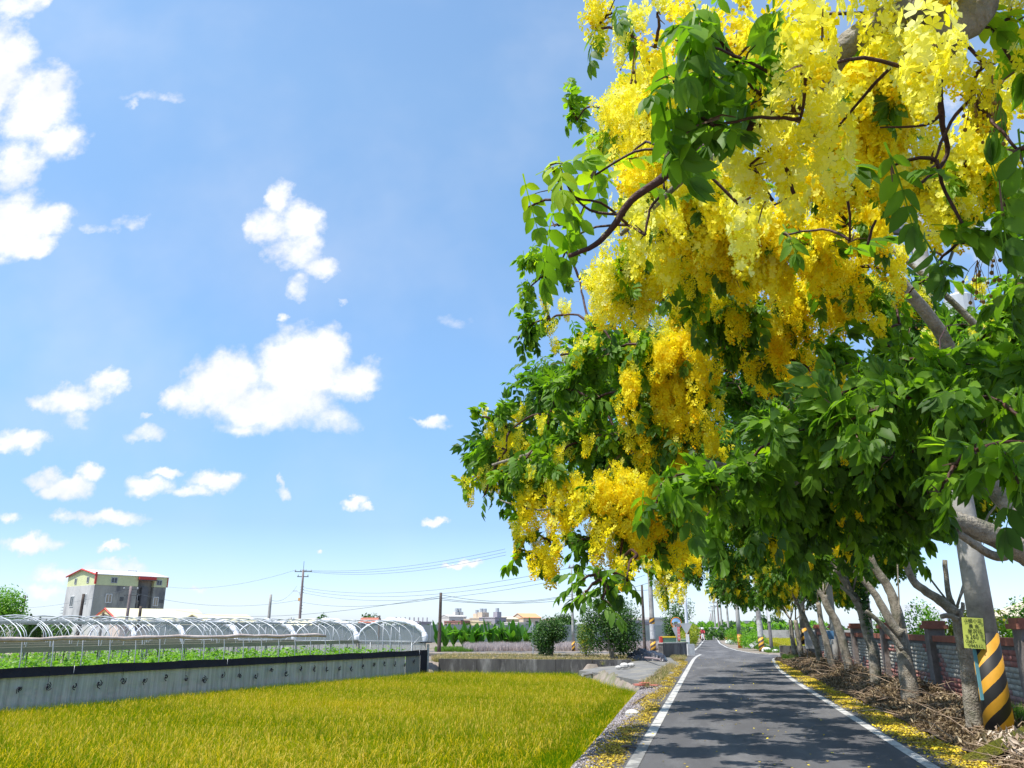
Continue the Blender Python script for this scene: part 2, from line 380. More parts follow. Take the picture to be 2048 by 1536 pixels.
def sheet(name, pts, mt, z, th=0.03, kind='structure'):
    b = MB(); b.prism(pts, z - th, z); o = b.build(name, mt); o['kind'] = kind; return o
road_poly = [(-1.42, -8), (2.98, -8), (2.98, 38), (3.15, 45), (3.5, 50), (4.4, 53), (14, 55), (14, 58.5), (4.6, 57.6), (3.5, 58.8), (2.9, 61.5), (2.2, 68), (1.6, 78), (1.2, 97), (1.2, 260), (-1.2, 260), (-1.35, 62), (-2.4, 61.2), (-45, 63.5), (-45, 60.3), (-3.0, 58.2), (-1.5, 56.5)]
b = MB(); b.prism(road_poly, -.04, .004); o = b.build('road', M['asphalt']); o['kind'] = 'structure'
def stripe(pts, w, name='lane_marking', z=.010):
    b = MB(); pts = [Vector((x, y, 0)) for x, y in pts]; vs = []
    for i, q in enumerate(pts):
        d = (pts[min(i + 1, len(pts) - 1)] - pts[max(i - 1, 0)]).normalized(); s = Vector((d.y, -d.x, 0)) * w / 2
        vs += [(q.x - s.x, q.y - s.y, z), (q.x + s.x, q.y + s.y, z)]
    b.add(vs, [(2 * i, 2 * i + 1, 2 * i + 3, 2 * i + 2) for i in range(len(pts) - 1)])
    o = b.build(name, M['line']); o['kind'] = 'structure'; return o
stripe([(-1.08, 14.2), (-1.06, 25), (-1.04, 40), (-1.02, 48), (-.95, 52), (-.72, 57.5)], .17, 'left_edge_line')
M['line0'] = M['line']; M['line'] = mat('worn_road_paint', (.22, .215, .20), .9, (.12, .12, .12), 9, .3, c3=(.36, .35, .32), scale3=3); stripe([(-1.10, 6), (-1.085, 14.18)], .16, 'left_edge_line'); M['line'] = M['line0']
stripe([(2.63, -2), (2.63, 30), (2.72, 36), (2.95, 42), (3.3, 48.5), (3.55, 51)], .16, 'right_edge_line')
stripe([(3.9, 57.9), (3.2, 59), (2.7, 61.5), (1.98, 68), (1.38, 78), (.98, 97), (1.0, 200)], .17, 'right_edge_line')
stripe([(-1.35, 66), (-1.15, 80), (-1.0, 110), (-.95, 200)], .17, 'left_edge_line')
stripe([(-.9, 118), (.9, 118)], .5, 'crossing_line')
# the concrete apron that drops from the road to the paddy corner
b = MB()
ap = [(-1.42, 27), (-1.9, 27.5), (-2.5, 30), (-4.6, 36.5), (-6.2, 39.6), (-5.6, 41.2), (-3.9, 44.6), (-3.2, 49), (-1.42, 51.5)]
apz = [-.004, .01, -.09, -.2, -.24, -.15, .03, .06, -.004]
vs = [(x, y, z) for (x, y), z in zip(ap, apz)] + [(x, y, z - .5) for (x, y), z in zip(ap, apz)]; n_ = len(ap)
cx = sum(q[0] for q in ap) / n_; cy = sum(q[1] for q in ap) / n_; vs.append((cx + .4, cy, -.07))
b.add(vs, [(i, (i + 1) % n_, 2 * n_) for i in range(n_)] + [(n_ + i, n_ + (i + 1) % n_, (i + 1) % n_, i) for i in range(n_)])
o = b.build('concrete_apron', M['oldconc']); o['kind'] = 'structure'
# left concrete shoulder
b = MB(); vs = []; fs = []
for i, y in enumerate(np.arange(6, 28, 1.0)):
    e = -1.60 + .06 * math.sin(y * 1.3) + .03 * math.sin(y * 3.1)
    vs += [(-1.44, y, .0), (e, y, -.03), (e - .02, y, -.2)]
for i in range(len(vs) // 3 - 1):
    a = 3 * i; fs += [(a, a + 3, a + 4, a + 1), (a + 1, a + 4, a + 5, a + 2)]
b.add(vs, fs); o = b.build('left_shoulder', M['oldconc'], smooth=False); o['kind'] = 'structure'
b = MB(); b.prism([(3.0, 4), (3.75, 4), (3.75, 44), (3.9, 49.5), (3.5, 50.5), (3.1, 44)], -.1, -.012); o = b.build('right_shoulder', M['oldconc']); o['kind'] = 'structure'

# edge slab of the paddy (pale concrete beam) and the canal wall
def thing_mesh(name, b, mt, label, cat, group=None, smooth=False):
    return tag(b.build(name, mt, smooth=smooth), label, cat, group)
M['canal'] = mat('canal_concrete', (.045, .042, .042), .9, (.11, .105, .10), 1.3, .4, c3=(.24, .23, .22), scale3=1.2, stretch=(1, 1, .3))
cwr = thing('canal_wall', 'low dark stained concrete canal wall along the far edge of the rice field', 'wall', (-9, 40.9, 0))
seg = [(-13.6, 40.75), (-11.6, 40.9), (-9.6, 41.05), (-7.6, 41.2), (-5.8, 41.35), (-3.9, 41.8)]
for (a, c) in zip(seg[:-1], seg[1:]):
    v = Vector((c[0] - a[0], c[1] - a[1], 0)); mid = ((a[0] + c[0]) / 2, (a[1] + c[1]) / 2, -.42 - .02 * random.random())
    b = MB(); b.box(mid, (v.length - .02, .2, 1.25), math.atan2(v.y, v.x)); b.build('panel', M['canal'], cwr, world=True)
b = MB(); b.tube([D(1165, 1350, 37), D(1235, 1339, 41.0)], .07, 6); 
thing_mesh('concrete_beam', b, M['concrete'], 'thin pale concrete beam lying at the corner of the rice field before the canal wall', 'beam')
b = MB(); b.box((-9.5, 45.6, .08), (9, .3, .25), .05); b.box((-15, 50.4, .05), (10, .3, .22), .03)
thing_mesh('kerb_beam', b, M['concrete_dark'], 'long low kerb with weeds in the strip behind the canal wall', 'kerb')

# ------------------------------------------------------------ small-leaf and grass prototypes
def tri(fs):
    o = []
    for f in fs:
        for i in range(1, len(f) - 1): o.append((f[0], f[i], f[i + 1]))
    return np.array(o, np.int32)
def leaflet(L_=1.0, w=.46, droop=.12, fold=.07, hi=True):
    if hi:
        m_ = [(0, 0), (.22, .0), (.5, 0), (.78, 0), (1.0, 0)]; sw = [(.2, .40), (.48, .5), (.78, .3)]
        V = [(0, y * L_, -droop * y * y * L_) for y, _ in m_] + [(s * q * w * L_, y * L_, (fold * q * 2 - droop * y * y) * L_) for s in (1, -1) for y, q in sw]
        Fc = []
        for s in (0, 1):
            a = 5 + 3 * s; t = [(0, a, 1), (1, a, a + 1), (1, a + 1, 2), (2, a + 1, a + 2), (2, a + 2, 3), (3, a + 2, 4)]
            Fc += t if s == 0 else [(x, z, y) for x, y, z in t]
        return np.array(V, float), np.array(Fc, np.int32)
    V = [(0, 0, 0), (w * .5 * L_, .42 * L_, fold * L_), (0, .45 * L_, -droop * .2), (-w * .5 * L_, .42 * L_, fold * L_), (0, L_, -droop * L_)]
    return np.array(V, float), np.array([(0, 1, 2), (0, 2, 3), (1, 4, 2), (2, 4, 3)], np.int32)
def rotxyz(a, b_, c):
    return np.array((Matrix.Rotation(c, 3, 'Z') @ Matrix.Rotation(b_, 3, 'Y') @ Matrix.Rotation(a, 3, 'X')))
def compound(npair, ll, seed, hi=True, droopr=.35, terminal=True):
    r = np.random.default_rng(seed); Vs = []; Fs = []; base = 0; Ltot = ll * npair * .62
    def P_(t): return np.array([0, t * Ltot * math.cos(.5 * droopr * t), -droopr * t * t * Ltot * .55])
    def put(v, f):
        nonlocal base
        Vs.append(v); Fs.append(f + base); base += len(v)
    # rachis
    K = 5; rv = []; rf = []
    for i in range(K + 1):
        q = P_(i / K); w = .006 * (1 - .6 * i / K) * (ll / .12); rv += [q + [w, 0, 0], q + [-w, 0, 0]]
    for i in range(K): rf += [(2 * i, 2 * i + 1, 2 * i + 3), (2 * i, 2 * i + 3, 2 * i + 2)]
    put(np.array(rv), np.array(rf, np.int32))
    for i in range(npair):
        t = (i + 1.0) / (npair + .15); s0 = ll * (.72 + .38 * math.sin(PI * min(1, t * .9))) * r.uniform(.9, 1.1)
        for sgn in (1, -1):
            v, f = leaflet(1, r.uniform(.44, .56), r.uniform(.08, .3), r.uniform(.03, .1), hi)
            ang = sgn * (1.15 - .45 * t + r.normal(0, .12)); Rm = rotxyz(-r.uniform(.15, .75), sgn * r.uniform(-.1, .35), -ang)
            put((v * s0) @ Rm.T + P_(min(1, t)), f)
    if terminal:
        for sgn in (.25, -.25):
            v, f = leaflet(1, .46, .2, .07, hi); put((v * ll * 1.05) @ rotxyz(-.5, 0, sgn).T + P_(1), f)
    return np.vstack(Vs), np.vstack(Fs)
LEAF_HI = [compound(n_, .125, 10 + n_ * 3 + k, True) for k, n_ in enumerate((4, 4, 5, 3, 5, 4))]
LEAF_LO = [compound(n_, .13, 70 + k, False) for k, n_ in enumerate((4, 4, 5))]
def flower_v(r, hi):
    V = [(0, 0, 0)]; Fc = []
    for k in range(5):
        a = 2 * PI * k / 5 + r.uniform(-.12, .12); ca, sa = math.cos(a), math.sin(a); cup = r.uniform(.05, .5)
        def q(rad, da, z): return (rad * math.cos(a + da), rad * math.sin(a + da), z)
        b0 = len(V)
        if hi:
            V += [q(.55, -.56, cup * .35), q(.95, -.36, cup * .8), q(1.0, .32, cup * .85), q(.58, .56, cup * .35)]
            Fc += [(0, b0, b0 + 1), (0, b0 + 1, b0 + 2), (0, b0 + 2, b0 + 3)]
        else:
            V += [q(.8, -.45, cup * .6), q(1, .35, cup * .7)]; Fc += [(0, b0, b0 + 1)]
    return np.array(V, float), np.array(Fc, np.int32)
def octa(c, r_):
    V = np.array([(r_, 0, 0), (0, r_, 0), (-r_, 0, 0), (0, -r_, 0), (0, 0, r_), (0, 0, -r_)]) + c
    return V, np.array([(0, 1, 4), (1, 2, 4), (2, 3, 4), (3, 0, 4), (1, 0, 5), (2, 1, 5), (3, 2, 5), (0, 3, 5)], np.int32)
def raceme(Lr, nf, seed, hi=True, fs=.025, pale=0.0):
    r = np.random.default_rng(seed); Vs = []; Fs = []; Ts = []; base = 0
    for i in range(nf):
        t = (i + r.uniform(0, .8)) / nf; ang = i * 2.4 + r.uniform(-.3, .3); rad = .078 * (1.05 - .72 * t) * r.uniform(.6, 1.12)
        c = np.array([rad * math.cos(ang), rad * math.sin(ang), -Lr * (.1 + .9 * t)])
        if t > .9 or (t > .72 and r.random() < .3):
            v, f = octa(c * [.7, .7, 1], .009 if hi else .011); tt = .05
        else:
            v, f = flower_v(r, hi); s0 = fs * (1.12 - .4 * t) * r.uniform(.85, 1.15)
            nrm = Vector((math.cos(ang), math.sin(ang), r.uniform(-.7, .5))); q = np.array(nrm.to_track_quat('Z', 'Y').to_matrix())
            v = (v * s0) @ q.T + c; tt = r.uniform(.15, .6) * (1 - .35 * t) + pale
        Vs.append(v); Fs.append(f + base); base += len(v); Ts += [tt] * len(v)
    return np.vstack(Vs), np.vstack(Fs), np.array(Ts)
RAC_HI = [raceme(L_, n_, 30 + k, True) for k, (L_, n_) in enumerate(((.30, 74), (.23, 56), (.36, 84), (.18, 44)))]
RAC_LO = [raceme(L_, n_, 40 + k, False, .034) for k, (L_, n_) in enumerate(((.28, 38), (.22, 32), (.34, 46)))]
def rac_stalk(Lr):
    b = MB(); b.tube([(0, 0, .02), (.004, 0, -Lr * .5), (0, .004, -Lr * .97)], [.003, .0022, .0015], 3); return b

# ------------------------------------------------------------ rice
def tuft(nb, np_, h, w, seed, spread=.1, lo=False):
    r = np.random.default_rng(seed); Vs = []; Fs = []; Ts = []; base = 0
    for i in range(nb + np_):
        pan = i >= nb; a = r.uniform(0, 2 * PI); d = np.array([math.cos(a), math.sin(a), 0]); s = np.array([-d[1], d[0], 0])
        hh = h * r.uniform(.75, 1.08) * (1.05 if pan else 1); lean = r.uniform(.1, .45) * (1.25 if pan else 1); o_ = d * r.uniform(0, spread * .5)
        K = 2 if lo else 3; v = []
        for k in range(K + 1):
            t = k / K; q = o_ + d * lean * hh * t * t * .8 + np.array([0, 0, hh * (t - (.30 if pan else .12) * t ** 3 * (1.3 if lean > .35 else 1))])
            ww = w * (1 - .85 * t) if not pan else (w * .35 if t < .6 else w * 1.1)
            if k == K and not pan: v.append(q)
            else: v += [q - s * ww, q + s * ww]
        v = np.array(v); f = []
        for k in range(K - 1): f += [(2 * k, 2 * k + 1, 2 * k + 3), (2 * k, 2 * k + 3, 2 * k + 2)]
        k = K - 1
        if pan: f += [(2 * k, 2 * k + 1, 2 * k + 3), (2 * k, 2 * k + 3, 2 * k + 2)]
        else: f += [(2 * k, 2 * k + 1, 2 * k + 2)]
        Vs.append(v); Fs.append(np.array(f, np.int32) + base); base += len(v); Ts += [(.78 if pan else 0.)] * len(v)
    return np.vstack(Vs), np.vstack(Fs), np.array(Ts)
M['rice'] = leafmat('rice_plants', [(0.0, (.09, .20, .002)), (.3, (.24, .33, .002)), (.6, (.46, .42, .003)), (.8, (.58, .46, .010)), (1.0, (.66, .50, .10))], .5, tcol=(1.2, 1.15, .3), rough=.7, spec=.04, islandmix=.36, patch=(.16, .75))
def scatter(n_, x0, x1, y0, y1, ok):
    P = np.stack([rng.uniform(x0, x1, n_), rng.uniform(y0, y1, n_)], 1); return P[ok(P[:, 0], P[:, 1])]
def in_rice(x, y):
    side = (x - GW0[0]) * GP[0] + (y - GW0[1]) * GP[1]
    return (x < rice_edge(y) + .1) & (side < -.15) & (y < 40.3 + (x + 13.6) * .07) & ((x < -6.2) | (y < 39.4)) & (x > -24)
# forward distance limit: only what the view and a step aside can see
def fwd(x, y): return -x * math.sin(YAW) + y * math.cos(YAW)
def lat(x, y): return x * math.cos(YAW) + y * math.sin(YAW)
def vis(x, y, m_=1.5): return (np.abs(lat(x, y)) < fwd(x, y) * .66 + m_) & (fwd(x, y) > 3)
T_HI = [tuft(18, 8, .8, .0052, 100 + k) for k in range(5)]; T_LO = [tuft(15, 5, .8, .0065, 120 + k, .34, True) for k in range(4)]
def addtint(protos):
    return protos
def scatter_mesh(name, protos, P2, z, smin, smax, mt, tint=None, kind='stuff', tilt=.15, label=None, cat=None):
    n_ = len(P2); idx = rng.integers(0, len(protos), n_); a = rng.uniform(0, 2 * PI, n_)
    d = np.stack([np.cos(a), np.sin(a), rng.normal(0, tilt, n_)], 1); up = np.tile([0, 0, 1.], (n_, 1)) + rng.normal(0, tilt, (n_, 3))
    Rm = frames(d, up); S = rng.uniform(smin, smax, n_); P3 = np.column_stack([P2, z])
    T = np.zeros(n_) if tint is None else tint
    V, Fc, Tt = inst([(q[0], q[1]) for q in protos], idx, Rm, S, P3, T)
    if len(protos[0]) > 2:
        add = np.concatenate([np.tile(protos[k][2], int((idx == k).sum())) for k in range(len(protos)) if (idx == k).any()]); Tt = Tt + add
    o = npmesh(name, V, Fc, mt, tint=Tt, kind=kind)
    if label: tag(o, label, cat)
    return o
ok_hi = lambda x, y: in_rice(x, y) & vis(x, y) & (fwd(x, y) < 17.5)
ok_lo = lambda x, y: in_rice(x, y) & vis(x, y) & (fwd(x, y) >= 17.5)
Ph = scatter(11500, -16, -1.9, 5, 20, ok_hi); Pl = scatter(52000, -24, -1.9, 10, 41, ok_lo)
Pe = scatter(5200, -3.1, -2.1, 8, 31, lambda x, y: in_rice(x, y) & (x > rice_edge(y) - .35))
tn = lambda P: rng.uniform(-.05, .1, len(P))
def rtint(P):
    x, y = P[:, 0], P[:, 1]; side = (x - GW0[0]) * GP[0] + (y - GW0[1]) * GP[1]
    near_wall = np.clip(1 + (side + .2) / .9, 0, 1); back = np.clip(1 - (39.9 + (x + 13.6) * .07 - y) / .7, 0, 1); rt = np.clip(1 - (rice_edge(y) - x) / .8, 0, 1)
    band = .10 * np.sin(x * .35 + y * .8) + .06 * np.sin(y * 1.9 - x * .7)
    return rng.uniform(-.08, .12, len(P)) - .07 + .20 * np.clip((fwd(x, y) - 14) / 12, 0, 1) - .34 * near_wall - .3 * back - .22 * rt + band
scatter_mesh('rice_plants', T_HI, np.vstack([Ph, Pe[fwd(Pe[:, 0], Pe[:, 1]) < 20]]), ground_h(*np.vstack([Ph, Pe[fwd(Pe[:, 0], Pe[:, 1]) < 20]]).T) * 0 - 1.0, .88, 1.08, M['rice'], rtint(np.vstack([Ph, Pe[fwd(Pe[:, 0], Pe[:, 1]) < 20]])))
rng.shuffle(Pl); PL = np.vstack([Pl, Pe[fwd(Pe[:, 0], Pe[:, 1]) >= 20]])
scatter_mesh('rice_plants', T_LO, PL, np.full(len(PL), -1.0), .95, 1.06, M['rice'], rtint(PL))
# gravel on the slope
gr = [octa(np.zeros(3), 1.0)]
Pg = scatter(34000, -2.75, -1.5, 8, 30, lambda x, y: (x > rice_edge(y) - .1))
scr = rng.normal(0, .15, len(Pg)); Pg = Pg[(Pg[:, 0] + scr * .5) < -1.58]
M['gravel'] = leafmat('gravel_stones', [(0, (.07, .06, .06)), (.5, (.18, .16, .165)), (1, (.42, .38, .39))], 0.0, islandmix=1.0, rough=.9)
gv = gr[0][0] * [1, .8, .5]
scatter_mesh('gravel', [(gv, gr[0][1]), (gv * [.8, 1, 1.3], gr[0][1])], Pg, ground_h(Pg[:, 0], Pg[:, 1]) + .005, .010, .032, M['gravel'], tilt=.5)
# fallen petals
pet = np.array([(-.5, -.5, 0), (.5, -.4, .1), (.45, .5, 0), (-.4, .5, .12)], float); petf = np.array([(0, 1, 2), (0, 2, 3)], np.int32)
M['fallen'] = leafmat('fallen_petals', [(0, (.18, .13, .03)), (.4, (.36, .26, .03)), (.7, (.66, .48, .02)), (1, (.85, .70, .03))], .1, tcol=(1, 1, 1), islandmix=.7, rough=.7, patch=(.9, .7))
def edge_sc(n_, xc, w, y0, y1):
    y = y0 + (y1 - y0) * rng.uniform(0, 1, n_) ** 1.5; x = xc(y) + rng.normal(0, 1, n_) * w
    return np.stack([x, y], 1)
Pr = edge_sc(30000, lambda y: np.where(y < 36, 3.14, 3.14 + (y - 36) * .045) + .08 * np.sin(y * 1.1), .19, 8.5, 48); Pr = Pr[(Pr[:, 0] > 2.74) & (Pr[:, 0] < 3.75)]
scatter_mesh('fallen_petals', [(pet, petf)], Pr, np.maximum(ground_h(Pr[:, 0], Pr[:, 1]), -.012) + .016 + rng.uniform(0, .02, len(Pr)), .014, .036, M['fallen'], rng.uniform(-.0, .3, len(Pr)), tilt=.35)
Pq = edge_sc(24000, lambda y: -1.44 + .10 * np.sin(y * .8), .15, 8, 46); Pq = Pq[(Pq[:, 0] < -1.2)]
keep = rng.uniform(0, 1, len(Pq)) < (.35 + .65 * (np.sin(Pq[:, 1] * 1.9) * np.sin(Pq[:, 1] * .63 + Pq[:, 0] * 6) > -.25))
Pq = Pq[keep]
scatter_mesh('fallen_petals', [(pet, petf)], Pq, np.full(len(Pq), .016) + np.where(Pq[:, 0] < -1.9, -.03, 0), .013, .034, M['fallen'], rng.uniform(-.25, .12, len(Pq)), tilt=.35)
Pm = edge_sc(420, lambda y: .9 + 0 * y, 1.4, 9, 52); Pm = Pm[(Pm[:, 0] > -1.3) & (Pm[:, 0] < 2.9)]
scatter_mesh('fallen_petals', [(pet, petf)], Pm, np.full(len(Pm), .013), .018, .036, M['fallen'], rng.uniform(.1, .4, len(Pm)), tilt=.2)
# dry brush: heaped dead leaves and cut twigs along the trees
dl = [leaflet(1, .42, .5, .16, False), leaflet(1, .36, -.5, .2, False), leaflet(1, .3, .8, -.1, False)]
def brush_h(x, y):
    return .06 + (.28 + .14 * np.sin(y * .9) + .09 * np.sin(y * 2.3 + 1)) * (.35 + .65 * np.clip((y - 15.2) / 3, 0, 1)) * np.exp(-((x - 4.72 - .12 * np.sin(y)) / .62) ** 2)
n_ = 46000; yb = 10.5 + 39 * rng.uniform(0, 1, n_) ** 1.6; xb = rng.uniform(3.45, 5.6, n_)
zb = brush_h(xb, yb) * (1 - rng.uniform(0, 1, n_) ** 2 * .45) + rng.normal(0, .02, n_)
M['dryleaf'] = leafmat('dry_leaves', [(0, (.05, .035, .02)), (.4, (.14, .095, .05)), (.75, (.27, .20, .11)), (1, (.42, .34, .22))], .15, tcol=(1, .9, .7), islandmix=.8, rough=.8, patch=(1.3, .6))
scatter_mesh('dry_brush', dl, np.stack([xb, yb], 1), zb, .05, .12, M['dryleaf'], rng.uniform(-.1, .25, n_), tilt=.9)
sg = []
for i in range(520):
    y = 10.5 + 36 * random.random() ** 1.7; x = random.uniform(3.5, 5.4); z = float(brush_h(x, y)) + random.uniform(-.1, .12)
    a = random.uniform(0, 2 * PI); l_ = random.uniform(.25, 1.1); e = Vector((math.cos(a) * l_, math.sin(a) * l_, random.uniform(-.2, .45) * l_))
    p0 = Vector((x, y, z)); mid = p0 + e * .5 + Vector((random.uniform(-.08, .08), random.uniform(-.08, .08), random.uniform(0, .1)))
    p1 = p0 + e; p1.z = max(p1.z, .04); p0.z = max(p0.z, .04); r_ = random.uniform(.004, .011); sg.append(([p0, mid, p1], r_, r_ * .4))
M['drytwig'] = mat('dry_twigs', (.22, .15, .10), .9, (.36, .27, .19), 5, island=.4)
o = tubes_np(sg, 4).build('brush_twigs', M['drytwig']); o['kind'] = 'stuff'
# mulch sheet under the brush so no bare ground shines through
b = MB(); yy = np.arange(9, 50, .8); xx = np.arange(3.4, 6.01, .2)
for y in yy:
    for x in xx: b.v.append((x, y, float(brush_h(x, y)) * .55 + .03 * math.sin(x * 9 + y * 5)))
nn = len(xx)
for i in range(len(yy) - 1):
    for j in range(nn - 1): b.f.append((i * nn + j, i * nn + j + 1, (i + 1) * nn + j + 1, (i + 1) * nn + j))
M['mulch'] = mat('mulch', (.045, .03, .02), .95, (.12, .08, .05), 9, 1)
o = b.build('mulch_bank', M['mulch'], smooth=True); o['kind'] = 'structure'
# ------------------------------------------------------------ golden shower trees
def limb(b, pts, r0, r1, n=10, wob=.0):
    pts = [Vector(q) for q in pts]; o = []
    for i in range(len(pts) - 1):
        p0 = pts[max(i - 1, 0)]; p1 = pts[i]; p2 = pts[i + 1]; p3 = pts[min(i + 2, len(pts) - 1)]
        for k in range(4):
            t = k / 4
            q = .5 * ((2 * p1) + (-p0 + p2) * t + (2 * p0 - 5 * p1 + 4 * p2 - p3) * t * t + (-p0 + 3 * p1 - 3 * p2 + p3) * t ** 3)
            o.append(q + Vector((random.uniform(-1, 1), random.uniform(-1, 1), random.uniform(-1, 1))) * wob)
    o.append(pts[-1]); m_ = len(o)
    b.tube(o, [(r0 + (r1 - r0) * (i / (m_ - 1))) * (1 + random.uniform(-.06, .06)) for i in range(m_)], n)
def rand_dirs(n_):
    v = rng.normal(0, 1, (n_, 3)); return v / np.linalg.norm(v, axis=1, keepdims=True)
LEAFMESH = {}; 
def proto_mesh(key, proto, mt, tint0):
    if key not in LEAFMESH:
        o = npmesh('proto', proto[0], proto[1], mt, tint=(proto[2] if len(proto) > 2 else 0) + np.full(len(proto[0]), tint0)); LEAFMESH[key] = o.data; bpy.data.objects.remove(o)
    return LEAFMESH[key]
CAMP = np.array([0, 0, EYE])
def grow(root, blobs, start, far=False, tw=True, parts=True, leafdens=1.0, rdens=1.0, scale=1.0, lim=.02):
    """blobs: (centre, radius, leaf amount, flower amount, tint). Grows limbs to them, twigs, leaves and flower chains."""
    b = MB(); nodes = [(Vector(start), None)]
    order = sorted(range(len(blobs)), key=lambda i: (Vector(blobs[i][0]) - nodes[0][0]).length)
    for i in order:
        c = Vector(blobs[i][0]); best = min(range(len(nodes)), key=lambda k: (nodes[k][0] - c).length + .35 * (nodes[k][0] - nodes[0][0]).length)
        p0 = nodes[best][0]; d0 = (c - nodes[0][0]).length; d = c - p0
        if d.length > .05:
            mid = p0 + d * .5 + Vector((random.uniform(-.1, .1), random.uniform(-.1, .1), .12)) * d.length
            ra = max(.005, (.045 - .008 * d0) * 1.2) if far else max(.004, lim * (1 - .1 * d0)); limb(b, [p0, mid, c], ra, max(.005, ra * .6), 6, .004)
        nodes.append((c, best))
    sg = []; LP = []; LD = []; LT = []; RP = []; RT = []
    for (c, r, la, fa, ti) in blobs:
        c = Vector(c); nl = max(1, int(la * leafdens * 3.1 * r * r * 3.14 / .030 / scale ** 2 + .5)) if la > 0 else 0
        nr = int(fa * rdens * 2.8 * r * r * 3.14 / .028 + .5) if fa > 0 else 0
        nt_ = max(2, (nl + nr) // 5); tips = []
        for k in range(nt_):
            d = Vector(rand_dirs(1)[0]); e = c + d * r * random.uniform(.5, 1.0); s = c + Vector(rand_dirs(1)[0]) * r * .2
            mid = (s + e) / 2 + Vector((0, 0, random.uniform(0, .15) * r)); tips.append((s, mid, e, d)); sg.append(([s, mid, e], .006 if not far else .012, .0022))
        for k in range(nl):
            s, mid, e, d = random.choice(tips); t = random.random() ** .6; q = s.lerp(e, t) + Vector(rand_dirs(1)[0]) * r * .22
            dd = (Vector(rand_dirs(1)[0]) * .75 + d * .6 + Vector((0, 0, -.5))).normalized(); q = q - dd * (.17 * scale); LP.append(q); LD.append(dd.normalized()); LT.append(ti + random.gauss(.03, .13))
        for k in range(nr):
            q = c + Vector(rand_dirs(1)[0]) * r * random.random() ** .4 + Vector((0, 0, .15)); RP.append(q); RT.append(random.gauss(ti * .6, .06))
    b.build('branch', M['bark_dark'] if not far else M['bark'], root, smooth=True, world=True)
    if sg and tw: o = tubes_np(sg, 3).build('twigs', M['twig'], root, world=True); o['kind'] = 'stuff'
    rootp = root.location
    if LP:
        LP = np.array([tuple(q) for q in LP]); LD = np.array([tuple(q) for q in LD]); LT = np.array(LT)
        pr_ = LEAF_LO if far else LEAF_HI
        idx = rng.integers(0, len(pr_), len(LP)); up = np.tile([0, 0, .75], (len(LP), 1)) + .45 * LD * [1, 1, 0] + np.array([-.12, -.22, 0]) + rng.normal(0, .42, (len(LP), 3))
        Rm = frames(LD, up); S = rng.uniform(.62, 1.22, len(LP)) * scale; dist = np.linalg.norm(LP - CAMP, axis=1); od = np.argsort(dist / S)
        npart = 300 if parts else 0
        for k in od[:npart]:
            key = ('leaf', int(idx[k]), int(np.clip(LT[k] * 5, -1, 4)), far)
            me = proto_mesh(key, pr_[idx[k]], M['leaf'], key[2] / 5 + .05)
            o = bpy.data.objects.new('leaf', me); COL.objects.link(o); o.parent = root
            o.matrix_local = Matrix.LocRotScale(Vector(LP[k]) - rootp, Matrix(Rm[k].tolist()).to_quaternion(), Vector((S[k],) * 3))
        rest = od[npart:]
        if len(rest):
            V, Fc, Tt = inst(pr_, idx[rest], Rm[rest], S[rest], LP[rest], LT[rest]); npmesh('foliage', V, Fc, M['leaf_far'] if far else M['leaf'], root, tint=Tt, kind='stuff')
    if RP:
        RP = np.array([tuple(q) for q in RP]); RT = np.array(RT); dist = np.linalg.norm(RP - CAMP, axis=1); od = np.argsort(dist)
        pr_ = RAC_LO if far else RAC_HI; idx = rng.integers(0, len(pr_), len(RP)); a = rng.uniform(0, 2 * PI, len(RP))
        d = np.stack([np.cos(a), np.sin(a), rng.normal(0, .1, len(RP))], 1); Rm = frames(d, np.tile([0, 0, 1.], (len(RP), 1)) + rng.normal(0, .2, (len(RP), 3))); S = rng.uniform(.65, 1.35, len(RP))
        npart = 300 if parts else 0
        for k in od[:npart]:
            pale = .14 if dist[k] < 4.0 else (.08 if dist[k] < 6 else 0.); tq = int(np.clip((RT[k] + pale) * 6, 0, 4))  # clusters near the camera get paler petals: overexposure put into the tint
            key = ('rac', int(idx[k]), tq, far); me = proto_mesh(key, pr_[idx[k]], M['petal'], tq / 6)
            o = bpy.data.objects.new('flower_cluster', me); COL.objects.link(o); o.parent = root
            o.matrix_local = Matrix.LocRotScale(Vector(RP[k]) - rootp, Matrix(Rm[k].tolist()).to_quaternion(), Vector((S[k],) * 3))
        rest = od[npart:]
        if len(rest):
            pr_ = RAC_LO; idx = idx % len(pr_)
            V, Fc, Tt = inst([(q[0], q[1]) for q in pr_], idx[rest], Rm[rest], S[rest], RP[rest], RT[rest])
            add = np.concatenate([np.tile(pr_[k][2], int((idx[rest] == k).sum())) for k in range(len(pr_)) if (idx[rest] == k).any()])
            npmesh('blossom', V, Fc, M['petal'], root, tint=Tt + add, kind='stuff')
def pb(lst, dup_=True):
    """pixel-direction blobs at their own distances -> world blobs, spread in depth"""
    o = []
    for (px, py, rp, d, la, fa, ti) in lst:
        c = R(px, py, d); r = rp * d / 1656
        o.append((c, r, la, fa, ti))
        if rp > 55 and la > .8 and dup_:
            o.append((R(px, py, d + r * 1.8), r * .9, la * .6, fa * .6, ti - .05))
    return o
G_ = 'golden shower trees in the roadside row'
